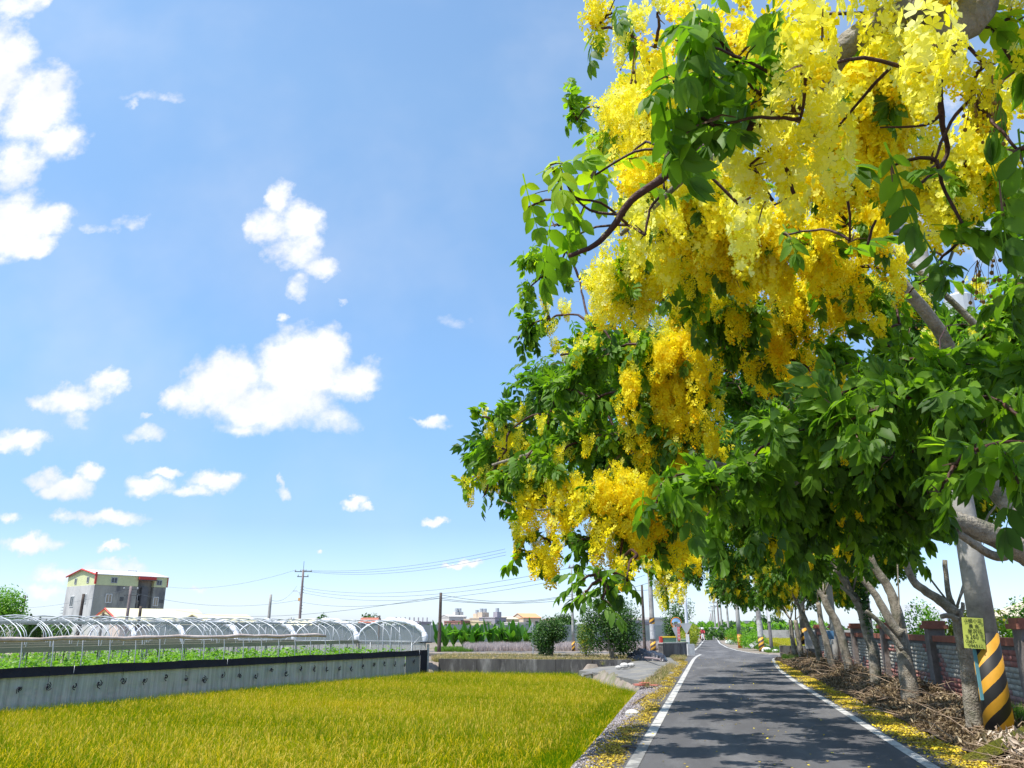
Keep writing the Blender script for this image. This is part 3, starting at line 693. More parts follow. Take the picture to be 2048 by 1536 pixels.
# nearest tree, its trunk just out of the picture to the right
A = [(1410,60,90,3.3,.8,0,0),(1480,130,85,3.4,.8,0,.05),(1350,150,60,3.2,.8,0,.1),(1430,250,80,3.2,.9,0,-.05),(1550,60,65,3.7,.6,.5,.05),(1520,190,70,3.6,.6,.2,-.05),(1450,150,80,4.2,0,.9,.1),(1380,60,60,4.4,0,.6,.1),(1370,250,45,3.3,.8,0,.05),
 (1105,335,38,3.8,.8,0,.35),(1055,415,26,3.9,.6,0,.3),(1130,400,40,3.8,.7,0,.3),(1110,450,20,4.0,.5,0,.1),(1190,350,42,4.1,.55,0,.5),(1260,310,36,4.3,.5,0,.55),(1340,300,36,4.0,.7,0,.4),(1150,470,14,4.1,.4,0,.1),(1330,380,26,3.9,.35,0,.2),
 (1255,450,42,3.95,0,.8,.5),(1290,470,36,3.85,0,.6,.45),(1500,330,62,3.5,0,1,.5),(1545,400,55,3.6,0,1,.4),(1480,410,45,3.9,0,.9,.3),(1600,240,60,3.3,0,1,.5),(1640,80,55,3.1,0,1,.5),(1610,140,45,3.2,0,.9,.5),(1660,270,60,3.6,0,1,.35),
 (1900,90,60,3.2,0,.9,.4),(1850,150,50,3.3,0,1,.4),(1760,30,55,3.6,.3,.8,.3),(1940,200,35,3.6,.0,.5,.0),(1970,130,22,3.6,0,.4,.1),
 (1870,320,45,3.4,.5,0,-.1),(1660,330,30,3.9,.3,0,.2),(1570,470,26,4.4,.5,0,.3),(1790,330,40,3.4,.45,0,-.12),(1940,480,60,3.4,.9,0,.0),(2010,420,55,3.2,1,0,-.05),(1880,520,45,3.5,.8,0,.0),(2035,300,40,3.4,.9,0,-.05),(1990,60,30,3.8,.6,.2,.5),(2040,140,50,3.8,.3,.8,.2),(2030,40,40,3.9,.6,.3,.4),
 (1700,480,30,4.2,.4,0,0),(2060,560,50,3.6,.8,0,-.05),(2130,300,60,3.4,.6,.3,0),(1700,-90,70,3.6,.3,.4,0),(1900,-110,90,3.6,.4,.4,0),(2150,500,70,3.6,.9,0,0)]
B = [(1225,25,38,6,.15,.5,.2),(1190,60,25,6,.1,.35,.1),(1315,25,36,5.2,0,.6,.35),(1260,70,26,5.8,.1,.35,.2),(1310,95,22,5.4,0,.45,0),
 (1250,150,42,7.5,.8,.1,.2),(1320,160,50,6.2,.1,.9,.2),(1265,210,55,6.6,.1,1,.25),(1230,270,50,6.6,.2,.8,.15),(1310,250,70,6.4,.15,1,.2),(1390,330,60,6,.3,.8,.15),(1280,330,55,6.3,.3,.9,.1),(1290,400,60,6,.3,.8,.2),
 (1135,200,32,9,.8,0,.25),(1155,240,30,9,.7,0,.2),(1205,215,24,8.5,.4,0,.2),(1200,310,35,8,.6,.2,.2),
 (1700,180,80,5,0,1,.15),(1780,140,80,5,.1,1,.1),(1720,260,85,5,0,1,.05),(1800,240,70,5.2,0,1,.2),(1740,340,80,5.2,.1,1,0),(1650,380,75,5.4,.1,1,.1),(1850,380,70,4.9,0,1,.25),(1920,350,60,4.8,.1,1,.3),(1970,290,50,4.8,0,1,.3),(2000,360,50,4.8,.3,.7,.2),(1890,440,45,5.2,.1,.9,.1),(1990,200,40,4.6,.1,.5,.2),
 (1400,440,85,5.6,.05,1,.2),(1340,470,70,5.8,.1,1,.15),(1430,380,70,5.6,.2,.9,.15),(1240,540,55,6.5,.3,.8,.25),(1300,560,60,6.6,.3,1,.15),(1215,600,45,6.6,.1,1,.25),(1275,620,34,6.6,0,.8,.3),(1380,540,70,6.3,.5,.6,.05),(1450,520,80,6,.1,1,.1),(1540,500,80,6,.1,1,.1),(1620,490,80,6,.1,1,.05),(1480,450,60,5.8,0,1,.15),
 (1680,540,75,6.4,.2,1,0),(1700,450,70,6,.2,1,.05),(1720,600,55,6.6,.1,1,0),(1640,600,70,6.8,.1,1,0),(1600,660,65,7,.1,1,-.05),(1560,600,60,6.8,.4,.8,0),(1490,620,70,6.8,.8,.4,0),(1420,610,70,6.8,.9,.3,-.02),(1350,610,50,7,.9,.2,.1),(1780,540,34,6.2,.1,.8,.05),(1650,760,34,7,.1,.8,-.05),(1530,720,60,7.2,.5,.6,-.1),(1380,700,60,7.4,.1,1,0),(1340,730,50,7.4,.2,1,0),(1450,700,55,7,.9,.1,-.05),
 (1075,520,50,9,.9,0,.2),(1110,545,40,9,.6,0,.2),(1060,575,34,9,.7,0,.15),(1130,500,28,8.6,.5,0,.2),(1160,560,30,8.4,.35,.1,.2),
 (1060,650,40,8.6,1,0,.15),(1100,640,34,8.6,.7,.1,.15),(1125,630,20,8.4,0,.6,.2),(1085,600,14,8.6,0,.5,.2),(1035,680,20,8.6,.6,0,.1),(1120,710,18,8.5,0,.4,0),(1180,650,34,8,.5,.1,.1),
 (1160,720,60,8,1,0,.18),(1230,700,70,7.8,1,.1,.15),(1290,690,60,7.6,1,.1,.1),(1120,780,50,8,1,0,.2),(1190,800,70,7.8,1,0,.12),(1270,790,60,7.6,.7,.5,.05),(1255,780,26,7.2,0,1,.05),(1340,800,65,7.6,.3,1,-.05),(1400,780,60,7.4,.5,.7,-.05),(1320,880,75,7.6,.2,1,-.05),(1390,860,60,7.4,.4,.8,-.08),(1240,880,60,7.6,1,.1,.05),(1170,880,60,7.8,1,.1,.12),
 (985,840,38,8.4,1,.05,.2),(1020,860,24,8.3,.4,.6,.2),(960,835,24,8.4,.8,0,.25),(970,900,34,8.4,.9,0,.15),(955,930,22,8.4,.6,0,.3),(950,955,26,8.4,.7,.2,.55),(930,965,14,8.4,.6,0,.7),(933,985,11,8.4,0,.6,0),(968,992,9,8.4,0,.5,0),(1012,900,14,8.2,0,.8,0),(1100,830,38,8,.6,.1,.2),
 (1050,920,52,7.8,1,.1,.3),(1110,930,60,7.6,1,.1,.25),(1090,880,40,7.9,.8,.1,.2),(1015,955,34,7.8,1,0,.35),(1060,990,40,7.8,.5,.7,.0),(1120,1010,45,7.6,.3,1,0),(1180,1010,50,7.4,.2,1,.1),(1240,980,60,7.4,.15,1,.0),(1040,1030,28,7.8,.9,.1,.15),(1060,1070,34,7.8,.6,.6,0),(1035,1100,24,7.8,.7,0,.1),(1085,1125,26,7.7,0,1,0),(1100,1085,26,7.8,.7,.1,0),(1060,1110,20,7.8,.8,.2,0),
 (1150,1085,38,7.4,1,.1,.05),(1190,1080,40,7.4,.7,.5,.0),(1250,1060,55,7.6,.2,1,-.05),(1300,1020,60,7.8,.2,1,-.08),(1370,1020,60,8,.5,.7,-.1),(1320,1080,50,8.2,.4,.7,-.08),(1240,1125,24,7.4,.3,.2,0),
 (1165,1160,28,6.3,.9,0,-.02),(1200,1160,32,6.2,.9,0,-.05),(1215,1175,24,6.2,.8,0,0),(1170,1185,24,6.2,.8,0,-.03),(1205,1200,24,6.2,.8,0,-.05),(1255,1160,22,6.6,.4,.6,-.05),(1190,1150,20,6.3,.5,0,0),(1275,1110,20,6.8,.4,.2,0),(1345,1165,24,11,.1,.6,.1),(1330,1185,20,11,.1,.5,.1),(1300,1140,34,11,.6,.2,.15),(1375,1140,28,11,.4,.4,0)]
Cc = [(1330,975,55,5,1,0,.12),(1390,945,50,5.1,1,0,.1),(1310,1010,30,5,.8,0,.05),(1440,980,60,5,1,0,.12),(1500,930,70,5.2,1,0,0),(1560,880,75,5.1,1,0,.05),(1630,860,75,5,1,0,.02),(1700,840,75,4.7,1,0,.08),(1480,1000,50,5.4,1,0,.05),(1410,1040,40,5.6,1,0,-.05),
 (1780,820,75,4.7,1,0,.06),(1850,790,75,4.8,1,0,.03),(1930,800,80,4.7,1,0,.05),(2010,810,70,4.6,1,0,.05),(1740,760,60,5.4,1,0,.02),(1650,720,50,6,1,0,.0),(1810,720,60,5.8,1,0,.05),(1880,740,60,5.6,1,0,.05),(1960,730,70,5.6,1,0,.05),(2040,740,60,5.4,1,0,.08),(1760,670,45,6.4,.8,.2,.05),(1800,650,45,6.6,.5,0,.1),(1790,610,30,6.8,.4,.1,.15),(1850,560,26,6.8,.4,0,.2),(1950,690,46,6.2,.7,0,.08),(1990,660,50,6.2,.8,0,.05),
 (1560,980,80,6,1,0,-.1),(1640,950,80,6,1,0,-.1),(1720,930,80,6,1,.05,-.1),(1800,920,80,6,1,.05,-.1),(1880,890,75,5.6,1,0,-.05),(1960,880,60,5.2,1,0,0),(1620,1040,80,6.6,1,0,-.15),(1700,1020,80,6.6,1,.08,-.15),(1780,1000,80,6.4,1,.05,-.15),(1530,1050,60,7,1,.1,-.1),(1850,970,70,6.2,1,0,-.12),
 (1910,930,40,3.9,.8,0,.12),(1950,900,40,3.8,.8,0,.15),(2010,910,50,3.7,.9,0,.15),(2030,960,45,3.6,.9,0,.05),(1880,985,26,3.8,.5,0,.15),(1700,1090,60,7.5,.9,.1,-.1),(1620,1110,60,8,1,.1,-.1),(1800,1070,50,7.2,.9,0,-.1),(2110,900,90,4.4,.9,0,0),(2120,750,90,5,1,0,0),
 (2000,640,50,11,1,0,.35),(2040,600,50,11,1,0,.35),(1950,640,30,11,.7,0,.3),(2040,680,60,11,1,0,.25)]
tA = thing('golden_shower_tree', 'nearest golden shower tree, dark bare-tipped branch and pale blossom reaching in from upper right', 'tree', (4.4, 4.2, 0), G_)
b = MB(); limb(b, [(4.4, 4.2, -.2), (4.35, 4.2, 1.2), (4.1, 4.1, 2.4), (3.4, 3.8, 3.6)], .17, .11, 12, .01); b.build('trunk', M['bark'], tA, smooth=True, world=True)
b = MB()
limb(b, [(3.4, 3.8, 3.6), R(2080, -60, 4.0), R(1945, 15, 3.7), R(1880, 90, 3.6)], .10, .075, 12, .006)
limb(b, [R(1945, 0, 3.7), R(1830, 20, 3.6), R(1760, 45, 3.55), R(1700, 85, 3.5), R(1672, 120, 3.5), R(1650, 160, 3.55), R(1600, 205, 3.5)], .06, .033, 10, .003)
b.build('limb', M['bark'], tA, smooth=True, world=True)
b = MB(); limb(b, [R(1600, 205, 3.5), R(1560, 222, 3.5), R(1490, 258, 3.52), R(1420, 290, 3.55), R(1370, 320, 3.6), R(1320, 360, 3.65), R(1262, 402, 3.7), R(1225, 455, 3.7), R(1190, 490, 3.7), R(1137, 512, 3.72)], .030, .0105, 10, .0015)
b.build('limb', M['bark_dark'], tA, smooth=True, world=True)
b = MB(); limb(b, [R(1600, 215, 3.6), R(1480, 290, 3.75), R(1400, 325, 3.9), R(1375, 350, 4.0), R(1290, 430, 4.1), R(1240, 470, 4.1)], .024, .010, 8, .002); b.build('limb', M['bark'], tA, smooth=True, world=True)
b = MB(); limb(b, [R(1895, 80, 3.6), R(1878, 150, 3.6), R(1885, 250, 3.6), R(1895, 310, 3.6), R(1862, 350, 3.55), R(1830, 372, 3.5)], .016, .005, 6, .002)
limb(b, [R(1885, 225, 3.6), R(1850, 250, 3.55), R(1760, 255, 3.5)], .008, .003, 5, .001); b.build('limb', M['bark_dark'], tA, smooth=True, world=True); b = MB(); limb(b, [R(1575, 180, 3.4), R(1530, 140, 3.35), R(1440, 100, 3.3), R(1350, 80, 3.3)], .010, .003, 5, .002)
b.build('limb', M['bark_dark'], tA, smooth=True, world=True); b = MB(); limb(b, [R(1250, 430, 3.7), R(1180, 420, 3.75), R(1140, 380, 3.8), R(1120, 330, 3.8)], .008, .003, 5, .001); limb(b, [R(1165, 400, 3.8), R(1110, 380, 3.85), R(1060, 390, 3.9)], .005, .002, 4, .001)
b.build('limb', M['bark_dark'], tA, smooth=True, world=True); b = MB(); limb(b, [R(1572, 320, 3.55), R(1576, 350, 3.55), R(1588, 388, 3.55)], .009, .008, 8, .001); b.build('seed_pod', M['bark_dark'], tA, smooth=True, world=True); b = MB(); limb(b, [R(1735, 490, 3.6), R(1745, 455, 3.6), R(1752, 440, 3.6)], .006, .005, 8, .001)
b.build('limb', M['bark_dark'], tA, smooth=True, world=True)
for (x_, y_, n_b) in ((1950, 170, 16), (1985, 150, 10), (1980, 480, 12), (1955, 520, 8), (1270, 90, 9), (2000, 200, 8)):
    b = MB()
    for i in range(n_b):
        c_ = R(x_ + random.gauss(0, 16), y_ + 45 + random.uniform(-10, 45), 3.55 + random.uniform(-.05, .05)); r_ = random.uniform(.004, .0085)
        b.tube([c_ + Vector((0, 0, r_ * 1.1)), c_ + Vector((0, 0, r_ * .6)), c_, c_ - Vector((0, 0, r_ * .6)), c_ - Vector((0, 0, r_ * 1.1))], [r_ * .3, r_ * .85, r_, r_ * .85, r_ * .3], 7)
        b.tube([c_, (c_ + R(x_, y_, 3.55)) / 2 + Vector((0, 0, .01)), R(x_, y_, 3.55)], .0012, 3)
    o = b.build('flower_buds', M['bud'], tA, world=True); o['kind'] = 'stuff'
grow(tA, pb(A, False), R(1880, 60, 3.6), lim=.009, scale=.88, leafdens=.68, rdens=.62)
tB = thing('golden_shower_tree', 'tall golden shower tree hung with masses of deep yellow blossom, arching over the road', 'tree', (4.4, 9.6, 0), G_)
b = MB(); limb(b, [(4.4, 9.6, -.2), (4.45, 9.6, .9), (4.3, 9.5, 1.7), D(2150, 1180, 9.4)], .17, .15, 12, .01); b.build('trunk', M['bark'], tB, smooth=True, world=True)
b = MB(); limb(b, [D(2150, 1180, 9.4), D(2080, 1125, 9.3), D(2040, 1100, 9.2), D(1980, 1068, 9.0), D(1900, 1040, 8.8), D(1840, 1025, 8.6), D(1760, 960, 8.2), D(1690, 830, 7.9), D(1640, 740, 7.7)], .14, .06, 12, .006)
limb(b, [D(2010, 1112, 9.1), D(1985, 1110, 9.0), D(1950, 1090, 8.9), D(1915, 1065, 8.8)], .05, .035, 8, .004)
limb(b, [D(2130, 1100, 9.4), D(2048, 1035, 9.4), D(1990, 980, 9.4), D(1960, 900, 9.3), D(1900, 700, 9), D(1800, 560, 8.4)], .11, .06, 10, .006)
limb(b, [D(1690, 830, 7.9), D(1560, 690, 7.2), D(1460, 560, 6.8), D(1400, 400, 6.4), D(1300, 200, 6.2)], .05, .02, 8, .004)
limb(b, [D(1760, 960, 8.2), D(1600, 960, 7.8), D(1430, 930, 7.6), D(1250, 900, 7.6), D(1100, 900, 7.6), D(985, 930, 7.8)], .05, .014, 8, .004)
limb(b, [D(1250, 900, 7.6), D(1160, 990, 7.4), D(1080, 1020, 7.4), D(1000, 1000, 7.6)], .018, .006, 6, .003)
b.build('limb', M['bark'], tB, smooth=True, world=True)
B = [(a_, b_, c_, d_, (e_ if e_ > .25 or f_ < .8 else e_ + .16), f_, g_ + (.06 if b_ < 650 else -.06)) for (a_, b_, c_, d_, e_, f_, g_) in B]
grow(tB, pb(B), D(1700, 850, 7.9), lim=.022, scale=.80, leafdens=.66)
tC = thing('golden_shower_tree', 'leafy golden shower tree with large drooping green leaves over the right edge of the road', 'tree', (5.0, 6.8, 0), G_)
b = MB(); limb(b, [(5.0, 6.8, -.2), (4.9, 6.8, 1.2), (4.3, 6.7, 2.5), (3.2, 6.2, 3.3), R(1900, 850, 6.4)], .16, .07, 12, .01); b.build('trunk', M['bark'], tC, smooth=True, world=True)
b = MB(); limb(b, [R(1900, 850, 6.4), R(1780, 850, 6.0), R(1620, 920, 5.6), R(1600, 960, 5.5), R(1555, 985, 5.3)], .03, .008, 8, .003); limb(b, [R(2000, 700, 7), R(1900, 600, 6.9), R(1780, 500, 6.9), R(1730, 540, 6.8)], .03, .01, 7, .003)
b.build('limb', M['bark'], tC, smooth=True, world=True)
grow(tC, pb(Cc), R(1900, 850, 6.4), lim=.013, scale=.86, leafdens=.8)

# the row that runs on beside the wall
def row_tree(label, trunk, limbs, Y, xl, xr, zlo, ztop, nb, r0, seed, flow=.25, far=True, ycl=2.6):
    random.seed(seed); t = thing('golden_shower_tree', label, 'tree', (trunk[0].x, trunk[0].y, 0), G_)
    b = MB(); tp = [trunk[0] + Vector((0, 0, -.3))] + trunk[1:]; limb(b, tp, r0 * 1.12, r0 * .8, 12, .008); b.build('trunk', M['bark'], t, smooth=True, world=True)
    b = MB()
    for (pts, a, c) in limbs: limb(b, pts, a, c, 9, .006)
    if limbs: b.build('limb', M['bark'], t, smooth=True, world=True)
    bl = []
    for i in range(int(nb * 1.3)):
        u = random.random(); x = xl + (xr - xl) * u; y = Y + random.uniform(-ycl, ycl) - (1.6 if Y < 16 else 0)
        mid = 1 - abs(2 * u - 1) ** 2.2; lo = zlo + (.0 if u < .5 else .5 * (u - .5)); z = lo + .55 + (ztop - lo) * mid * random.random() ** .9
        bl.append((Vector((x, y, z)), random.uniform(.55, .8), 1.0, flow if random.random() < .4 else .02, random.uniform(-.05, .3)))
    grow(t, bl, trunk[-1], far=far, parts=False, leafdens=.78, rdens=.5, scale=1.15)
    return t
px = lambda l, Y: [D(a, c, Y + (e[0] if e else 0)) for a, c, *e in l]
row_tree('golden shower tree whose thin sawn-off grey trunk stands just left of the striped pole', px([(1948,1463),(1940,1368),(1927,1289),(1917,1241),(1911,1222)], 15.7),
 [(px([(1913,1228),(1880,1201),(1853,1183),(1827,1162),(1812,1125),(1790,1060)], 15.6), .095, .05), (px([(1915,1235),(1905,1210),(1895,1180),(1890,1120)], 15.9), .06, .04), (px([(1918,1240),(1900,1232),(1882,1233)], 15.5), .05, .04), (px([(1920,1230),(1925,1218),(1926,1205)], 15.7), .04, .03)], 15.0, -3.0, 6.2, 3.7, 6.4, 40, .125, 1, ycl=4.2)
row_tree('golden shower tree with stout pale trunk forking low into two curved limbs', px([(1821,1381),(1811,1328),(1800,1257)], 21),
 [(px([(1802,1262),(1790,1209),(1774,1170),(1747,1130),(1720,1060)], 21.2), .135, .08), (px([(1803,1268),(1784,1249),(1761,1207),(1742,1178),(1708,1138),(1680,1100)], 20.8), .11, .06), (px([(1806,1300),(1775,1262),(1745,1232),(1731,1222)], 20.7), .07, .045)], 20.5, -2.6, 6.5, 3.8, 6.4, 36, .19, 2)
row_tree('golden shower tree with ivy wrapped round its leaning trunk, behind the forked one', px([(1753,1370),(1747,1302),(1737,1273),(1721,1217),(1705,1188)], 25),
 [(px([(1705,1190),(1684,1154),(1650,1100)], 25), .11, .07), (px([(1712,1200),(1690,1180),(1676,1168)], 24.8), .06, .04)], 25, -2.2, 7.2, 3.7, 6.3, 34, .14, 3)
row_tree('golden shower tree with a smooth tan leaning trunk, fourth from the striped pole', px([(1700,1336),(1687,1289),(1671,1241),(1655,1215),(1647,1190)], 30), [(px([(1650,1200),(1630,1170),(1600,1130)], 30), .1, .06)], 29.5, -1.4, 7.0, 3.4, 6.2, 30, .14, 4)
row_tree('slim golden shower tree standing beside the blue meter box', px([(1665,1326),(1652,1281),(1642,1244),(1636,1205)], 35), [], 34.5, -.8, 7.0, 3.2, 6.2, 28, .12, 5)
row_tree('golden shower tree with a crooked trunk in front of the grey notice board', px([(1642,1328),(1634,1294),(1618,1257),(1605,1225)], 39), [(px([(1608,1240),(1596,1210),(1580,1180)], 39), .08, .05)], 39, .0, 7.0, 2.9, 6.0, 26, .12, 6, .5)
row_tree('golden shower tree with a straight slender trunk, second from the far end of the row', px([(1607,1323),(1598,1283),(1591,1240)], 44), [], 43.5, .8, 7.0, 2.7, 5.8, 24, .13, 7, .6)
row_tree('farthest golden shower tree of the row, at the corner of the low concrete block', px([(1593,1320),(1585,1278),(1581,1240)], 49), [], 48, 2.2, 7.5, 2.5, 5.8, 22, .13, 8, .9)
# ------------------------------------------------------------ greenhouse (multi-span hoop house)
random.seed(11)
M['sidenet'] = None
m, t = newmat('side_net'); n = t.nodes; l = t.links
o_ = n.new('ShaderNodeOutputMaterial'); b_ = n.new('ShaderNodeBsdfPrincipled'); tp_ = n.new('ShaderNodeBsdfTransparent'); mi_ = n.new('ShaderNodeMixShader')
gg = n.new('ShaderNodeNewGeometry'); vmu = n.new('ShaderNodeVectorMath'); vmu.operation = 'MULTIPLY'; vmu.inputs[1].default_value = (7, 7, .35); l.new(gg.outputs['Position'], vmu.inputs[0])
nn1 = n.new('ShaderNodeTexNoise'); nn1.inputs['Scale'].default_value = 1.2; nn1.inputs['Detail'].default_value = 6; nn1.inputs['Roughness'].default_value = .7; l.new(vmu.outputs[0], nn1.inputs['Vector'])
rp = n.new('ShaderNodeValToRGB'); rp.color_ramp.elements[0].position = .3; rp.color_ramp.elements[0].color = (.24, .24, .235, 1); rp.color_ramp.elements[1].position = .72; rp.color_ramp.elements[1].color = (.56, .56, .55, 1)
l.new(nn1.outputs['Fac'], rp.inputs[0]); l.new(rp.outputs[0], b_.inputs['Base Color']); b_.inputs['Roughness'].default_value = .6
mi_.inputs[0].default_value = .07; l.new(b_.outputs[0], mi_.inputs[1]); l.new(tp_.outputs[0], mi_.inputs[2]); l.new(mi_.outputs[0], o_.inputs[0]); M['sidenet'] = m
def seethrough(name, c, a):
    m, t = newmat(name); n = t.nodes; l = t.links
    o_ = n.new('ShaderNodeOutputMaterial'); b_ = n.new('ShaderNodeBsdfPrincipled'); tp_ = n.new('ShaderNodeBsdfTransparent'); mi_ = n.new('ShaderNodeMixShader')
    b_.inputs['Base Color'].default_value = (*c, 1); b_.inputs['Roughness'].default_value = .7; mi_.inputs[0].default_value = a
    l.new(b_.outputs[0], mi_.inputs[1]); l.new(tp_.outputs[0], mi_.inputs[2]); l.new(mi_.outputs[0], o_.inputs[0]); return m
M['endwall'] = seethrough('end_wall_net', (.36, .36, .35), .35); M['gablenet'] = seethrough('gable_net', (.40, .43, .45), .8)
Zw = Vector((GW0[0], GW0[1], 0)); gd = Vector((GD[0], GD[1], 0)); gp = Vector((GP[0], GP[1], 0)); LEN = 21.35
def Q(s, w, z): return Zw + gd * s + gp * w + Vector((0, 0, z))
gh = thing('greenhouse', 'long multi-span hoop greenhouse with bare steel arches, grey side netting and padded white end arches', 'greenhouse', tuple(Q(10, 12, -.8)))
def lpart(pts, r, name, mt, n=6, par=None):
    b = MB(); b.tube(pts, r, n); return b.build(name, mt, par or gh, world=True, smooth=True)
S0 = -9.0; SP = 4.3; NSP = 6; ZG = 1.02; ZA = 2.08
def arch(s, k, zscale=1.0, n=15):
    o = []
    for i in range(n):
        t = PI * i / (n - 1); u = (1 - math.cos(t)) / 2; o.append(Q(s, .05 + k * SP + u * (SP - .1), ZG + (ZA - ZG) * math.sin(t) ** .8 * zscale))
    return o
sp = [S0 + .94 * i for i in range(33)]; sp = [s for s in sp if s < LEN - .3] + [LEN - .05]
base = {}
for k in range(NSP):
    for i, s in enumerate(sp):
        if i == len(sp) - 1 or (k > 0 and i % 2): continue
        # one hoop: two legs and the arch in one bent tube
        if 0 in base and k >= 1:
            o = base[0].copy(); COL.objects.link(o); o.location = Vector(base[0].location) + gd * (s - sp[0]) + gp * (SP * k)
        elif i > 0:
            o = base[0].copy(); COL.objects.link(o); o.location = Vector(base[0].location) + gd * (s - sp[0])
        else:
            pts = [Q(s, .04, -.78), Q(s, .04, ZG - .1)] + arch(s, 0) + [Q(s, SP - .04, ZG - .1), Q(s, SP - .04, -.78)]
            b = MB(); b.tube(pts, .016, 6); base[0] = b.build('hoop', M['steel'], gh, world=True, smooth=True)
    # purlins along the span
    for u in (.5, .22, .78):
        z = ZG + (ZA - ZG) * math.sin(math.acos(1 - 2 * u)) ** .8
        lpart([Q(S0, k * SP + u * SP, z - .03), Q(LEN, k * SP + u * SP, z - .03)], .010, 'purlin', M['steel'], 5)
    # end arch with its thick quilted padding
    pts = arch(LEN, k, n=25); b = MB(); fine = []; rr = []
    for i in range(len(pts) - 1):
        for j in range(6):
            f_ = j / 6; fine.append(pts[i].lerp(pts[i + 1], f_)); u = i + f_
            far_side = u / 24
            base_r = .07 if far_side > .55 else .155
            rr.append(base_r * (.72 + .28 * abs(math.sin(u * 1.15))) + random.uniform(-.008, .008))
    b.tube(fine, rr, 10); b.build('padded_arch', M['whitefab'], gh, world=True, smooth=True)
    b = MB(); ar = arch(LEN, k, .96, 19); n_ = len(ar)
    vs = ar + [Q(LEN, k * SP + .05 + (SP - .1) * (1 - math.cos(PI * i / 18)) / 2, -.78) for i in range(19)]
    b.add(vs, [(i, i + 1, n_ + i + 1, n_ + i) for i in range(n_ - 1)]); b.build('end_net', M['gablenet'], gh, world=True); b = MB(); b.box(Q(LEN + .03, (k + .5) * SP, .12), (SP - .05, .02, 1.75), math.atan2(GP[1], GP[0])); b.build('end_wall_net', M['endwall'], gh, world=True)
    for u in (.2, .38, .5, .62, .8):
        z = ZG + (ZA - ZG) * math.sin(math.acos(1 - 2 * u)) ** .8; lpart([Q(LEN - .02, (k + u) * SP, -.78), Q(LEN - .02, (k + u) * SP, z if abs(u - .5) < .2 else ZG)], .016, 'end_post', M['steel'], 5)
    lpart([Q(LEN - .03, k * SP, ZG + .02), Q(LEN - .03, (k + 1) * SP, ZG + .02)], .02, 'end_rail', M['steel'], 5)
    lpart([Q(LEN - .5, k * SP + 1.0, .4), Q(LEN - .1, k * SP + .3, 1.3)], .012, 'end_brace', M['steel'], 5)
    # gutter between spans, with its row of posts
    if k > 0:
        M.setdefault('gutter', mat('tan_gutter', (.27, .235, .16), .7, (.33, .29, .2), 1))
        b = MB(); mid = Q((S0 + LEN) / 2, k * SP, ZG - .02); b.box(mid, (.18, LEN - S0, .17), math.atan2(-GD[0], GD[1])); b.build('gutter', M['gutter'], gh, world=True)
        for i in range(0, 24):
            s = S0 + 1.32 * i + .5
            if s < LEN: lpart([Q(s, k * SP + .03, -.78), Q(s, k * SP + .03, ZG - .1)], .018, 'post', M['metaldark'], 5)
# rolled side curtain on a pole, dark strip, hanging net
M['roll'] = mat('rolled_curtain', (.42, .33, .29), .6, (.62, .52, .46), 2.5, .5)
pts = [Q(S0 + i * .7, -.06, 1.40 + .02 * math.sin(i * 1.3) + .012 * math.sin(i * 3.1)) for i in range(int((14.6 - S0) / .7))]
b = MB(); b.tube(pts, [.062 + .012 * math.sin(i * 2.1) for i in range(len(pts))], 9); b.build('rolled_curtain', M['roll'], gh, world=True, smooth=True)
def wall_sheet(name, mt, w, z0, z1, s0, s1, wav=.0, ds=.12, th=.012):
    b = MB(); S = np.linspace(s0, s1, int((s1 - s0) / ds) + 2)
    for s in S:
        dw = wav * (math.sin(s * 9.3) + .6 * math.sin(s * 23.1 + 1) + .5 * math.sin(s * 3.7)); zt = z1 + .012 * math.sin(s * 2.2)
        b.v += [tuple(Q(s, w + dw * .4, zt)), tuple(Q(s, w + dw, (z0 + z1) / 2)), tuple(Q(s, w + dw * .7 - .03, z0))]
    for i in range(len(S) - 1):
        a = 3 * i; b.f += [(a, a + 3, a + 4, a + 1), (a + 1, a + 4, a + 5, a + 2)]
    return b.build(name, mt, gh, world=True, smooth=True)
wall_sheet('side_net', M['sidenet'], -.03, -.95, .41, S0, LEN - 1.9, .018)
M['sidenet2'] = mat('grey_door_net', (.17, .18, .18), .7, (.26, .27, .27), 4, stretch=(6, 6, .5))
wall_sheet('door_net', M['sidenet2'], -.06, -.95, .41, LEN - 1.88, LEN - .62, .006)
for i in range(9): 
    a = S0 + (LEN - .6 - S0) * i / 9; c = S0 + (LEN - .6 - S0) * (i + 1) / 9; wall_sheet('shade_strip', M['black'], -.075, .385, .635, a, c, .006, .15)
b = MB(); b.box(Q(LEN - .30, -.08, -.17), (.04, .58, 1.62), math.atan2(-GD[0], GD[1])); b.build('door_panel', M['black'], gh, world=True)
for i in range(13):
    b = MB(); b.box(Q(LEN + .17, -.02, -.9 + .145 * i), (.06, .34, .138), math.atan2(-GD[0], GD[1]) + .35); b.build('corrugated_rib', M['greysheet'], gh, world=True)
b = MB(); b.box(Q(LEN - .1, -.02, 1.0), (.12, 1.1, .06), math.atan2(-GD[0], GD[1])); b.build('lintel', M['metaldark'], gh, world=True)
for i, s in enumerate(np.arange(S0 + .4, LEN - .7, .82)):
    b = MB(); z = .07 + random.uniform(-.1, .08); c0 = Q(s, -.10, z)
    for q in range(4):
        a = random.uniform(0, 2 * PI); r_ = random.uniform(.07, .15)
        pts = [c0 + gd * (r_ * math.cos(a + j * .8) * (j / 6)) + Vector((0, 0, r_ * math.sin(a + j * .8) * (j / 5))) - gp * .01 * j for j in range(6)]
        b.tube(pts, .013, 5)
    if i % 3 == 0: b.tube([c0, c0 + Vector((0, 0, .45))], .008, 4)
    b.build('tie_knot', M['black'], gh, world=True)
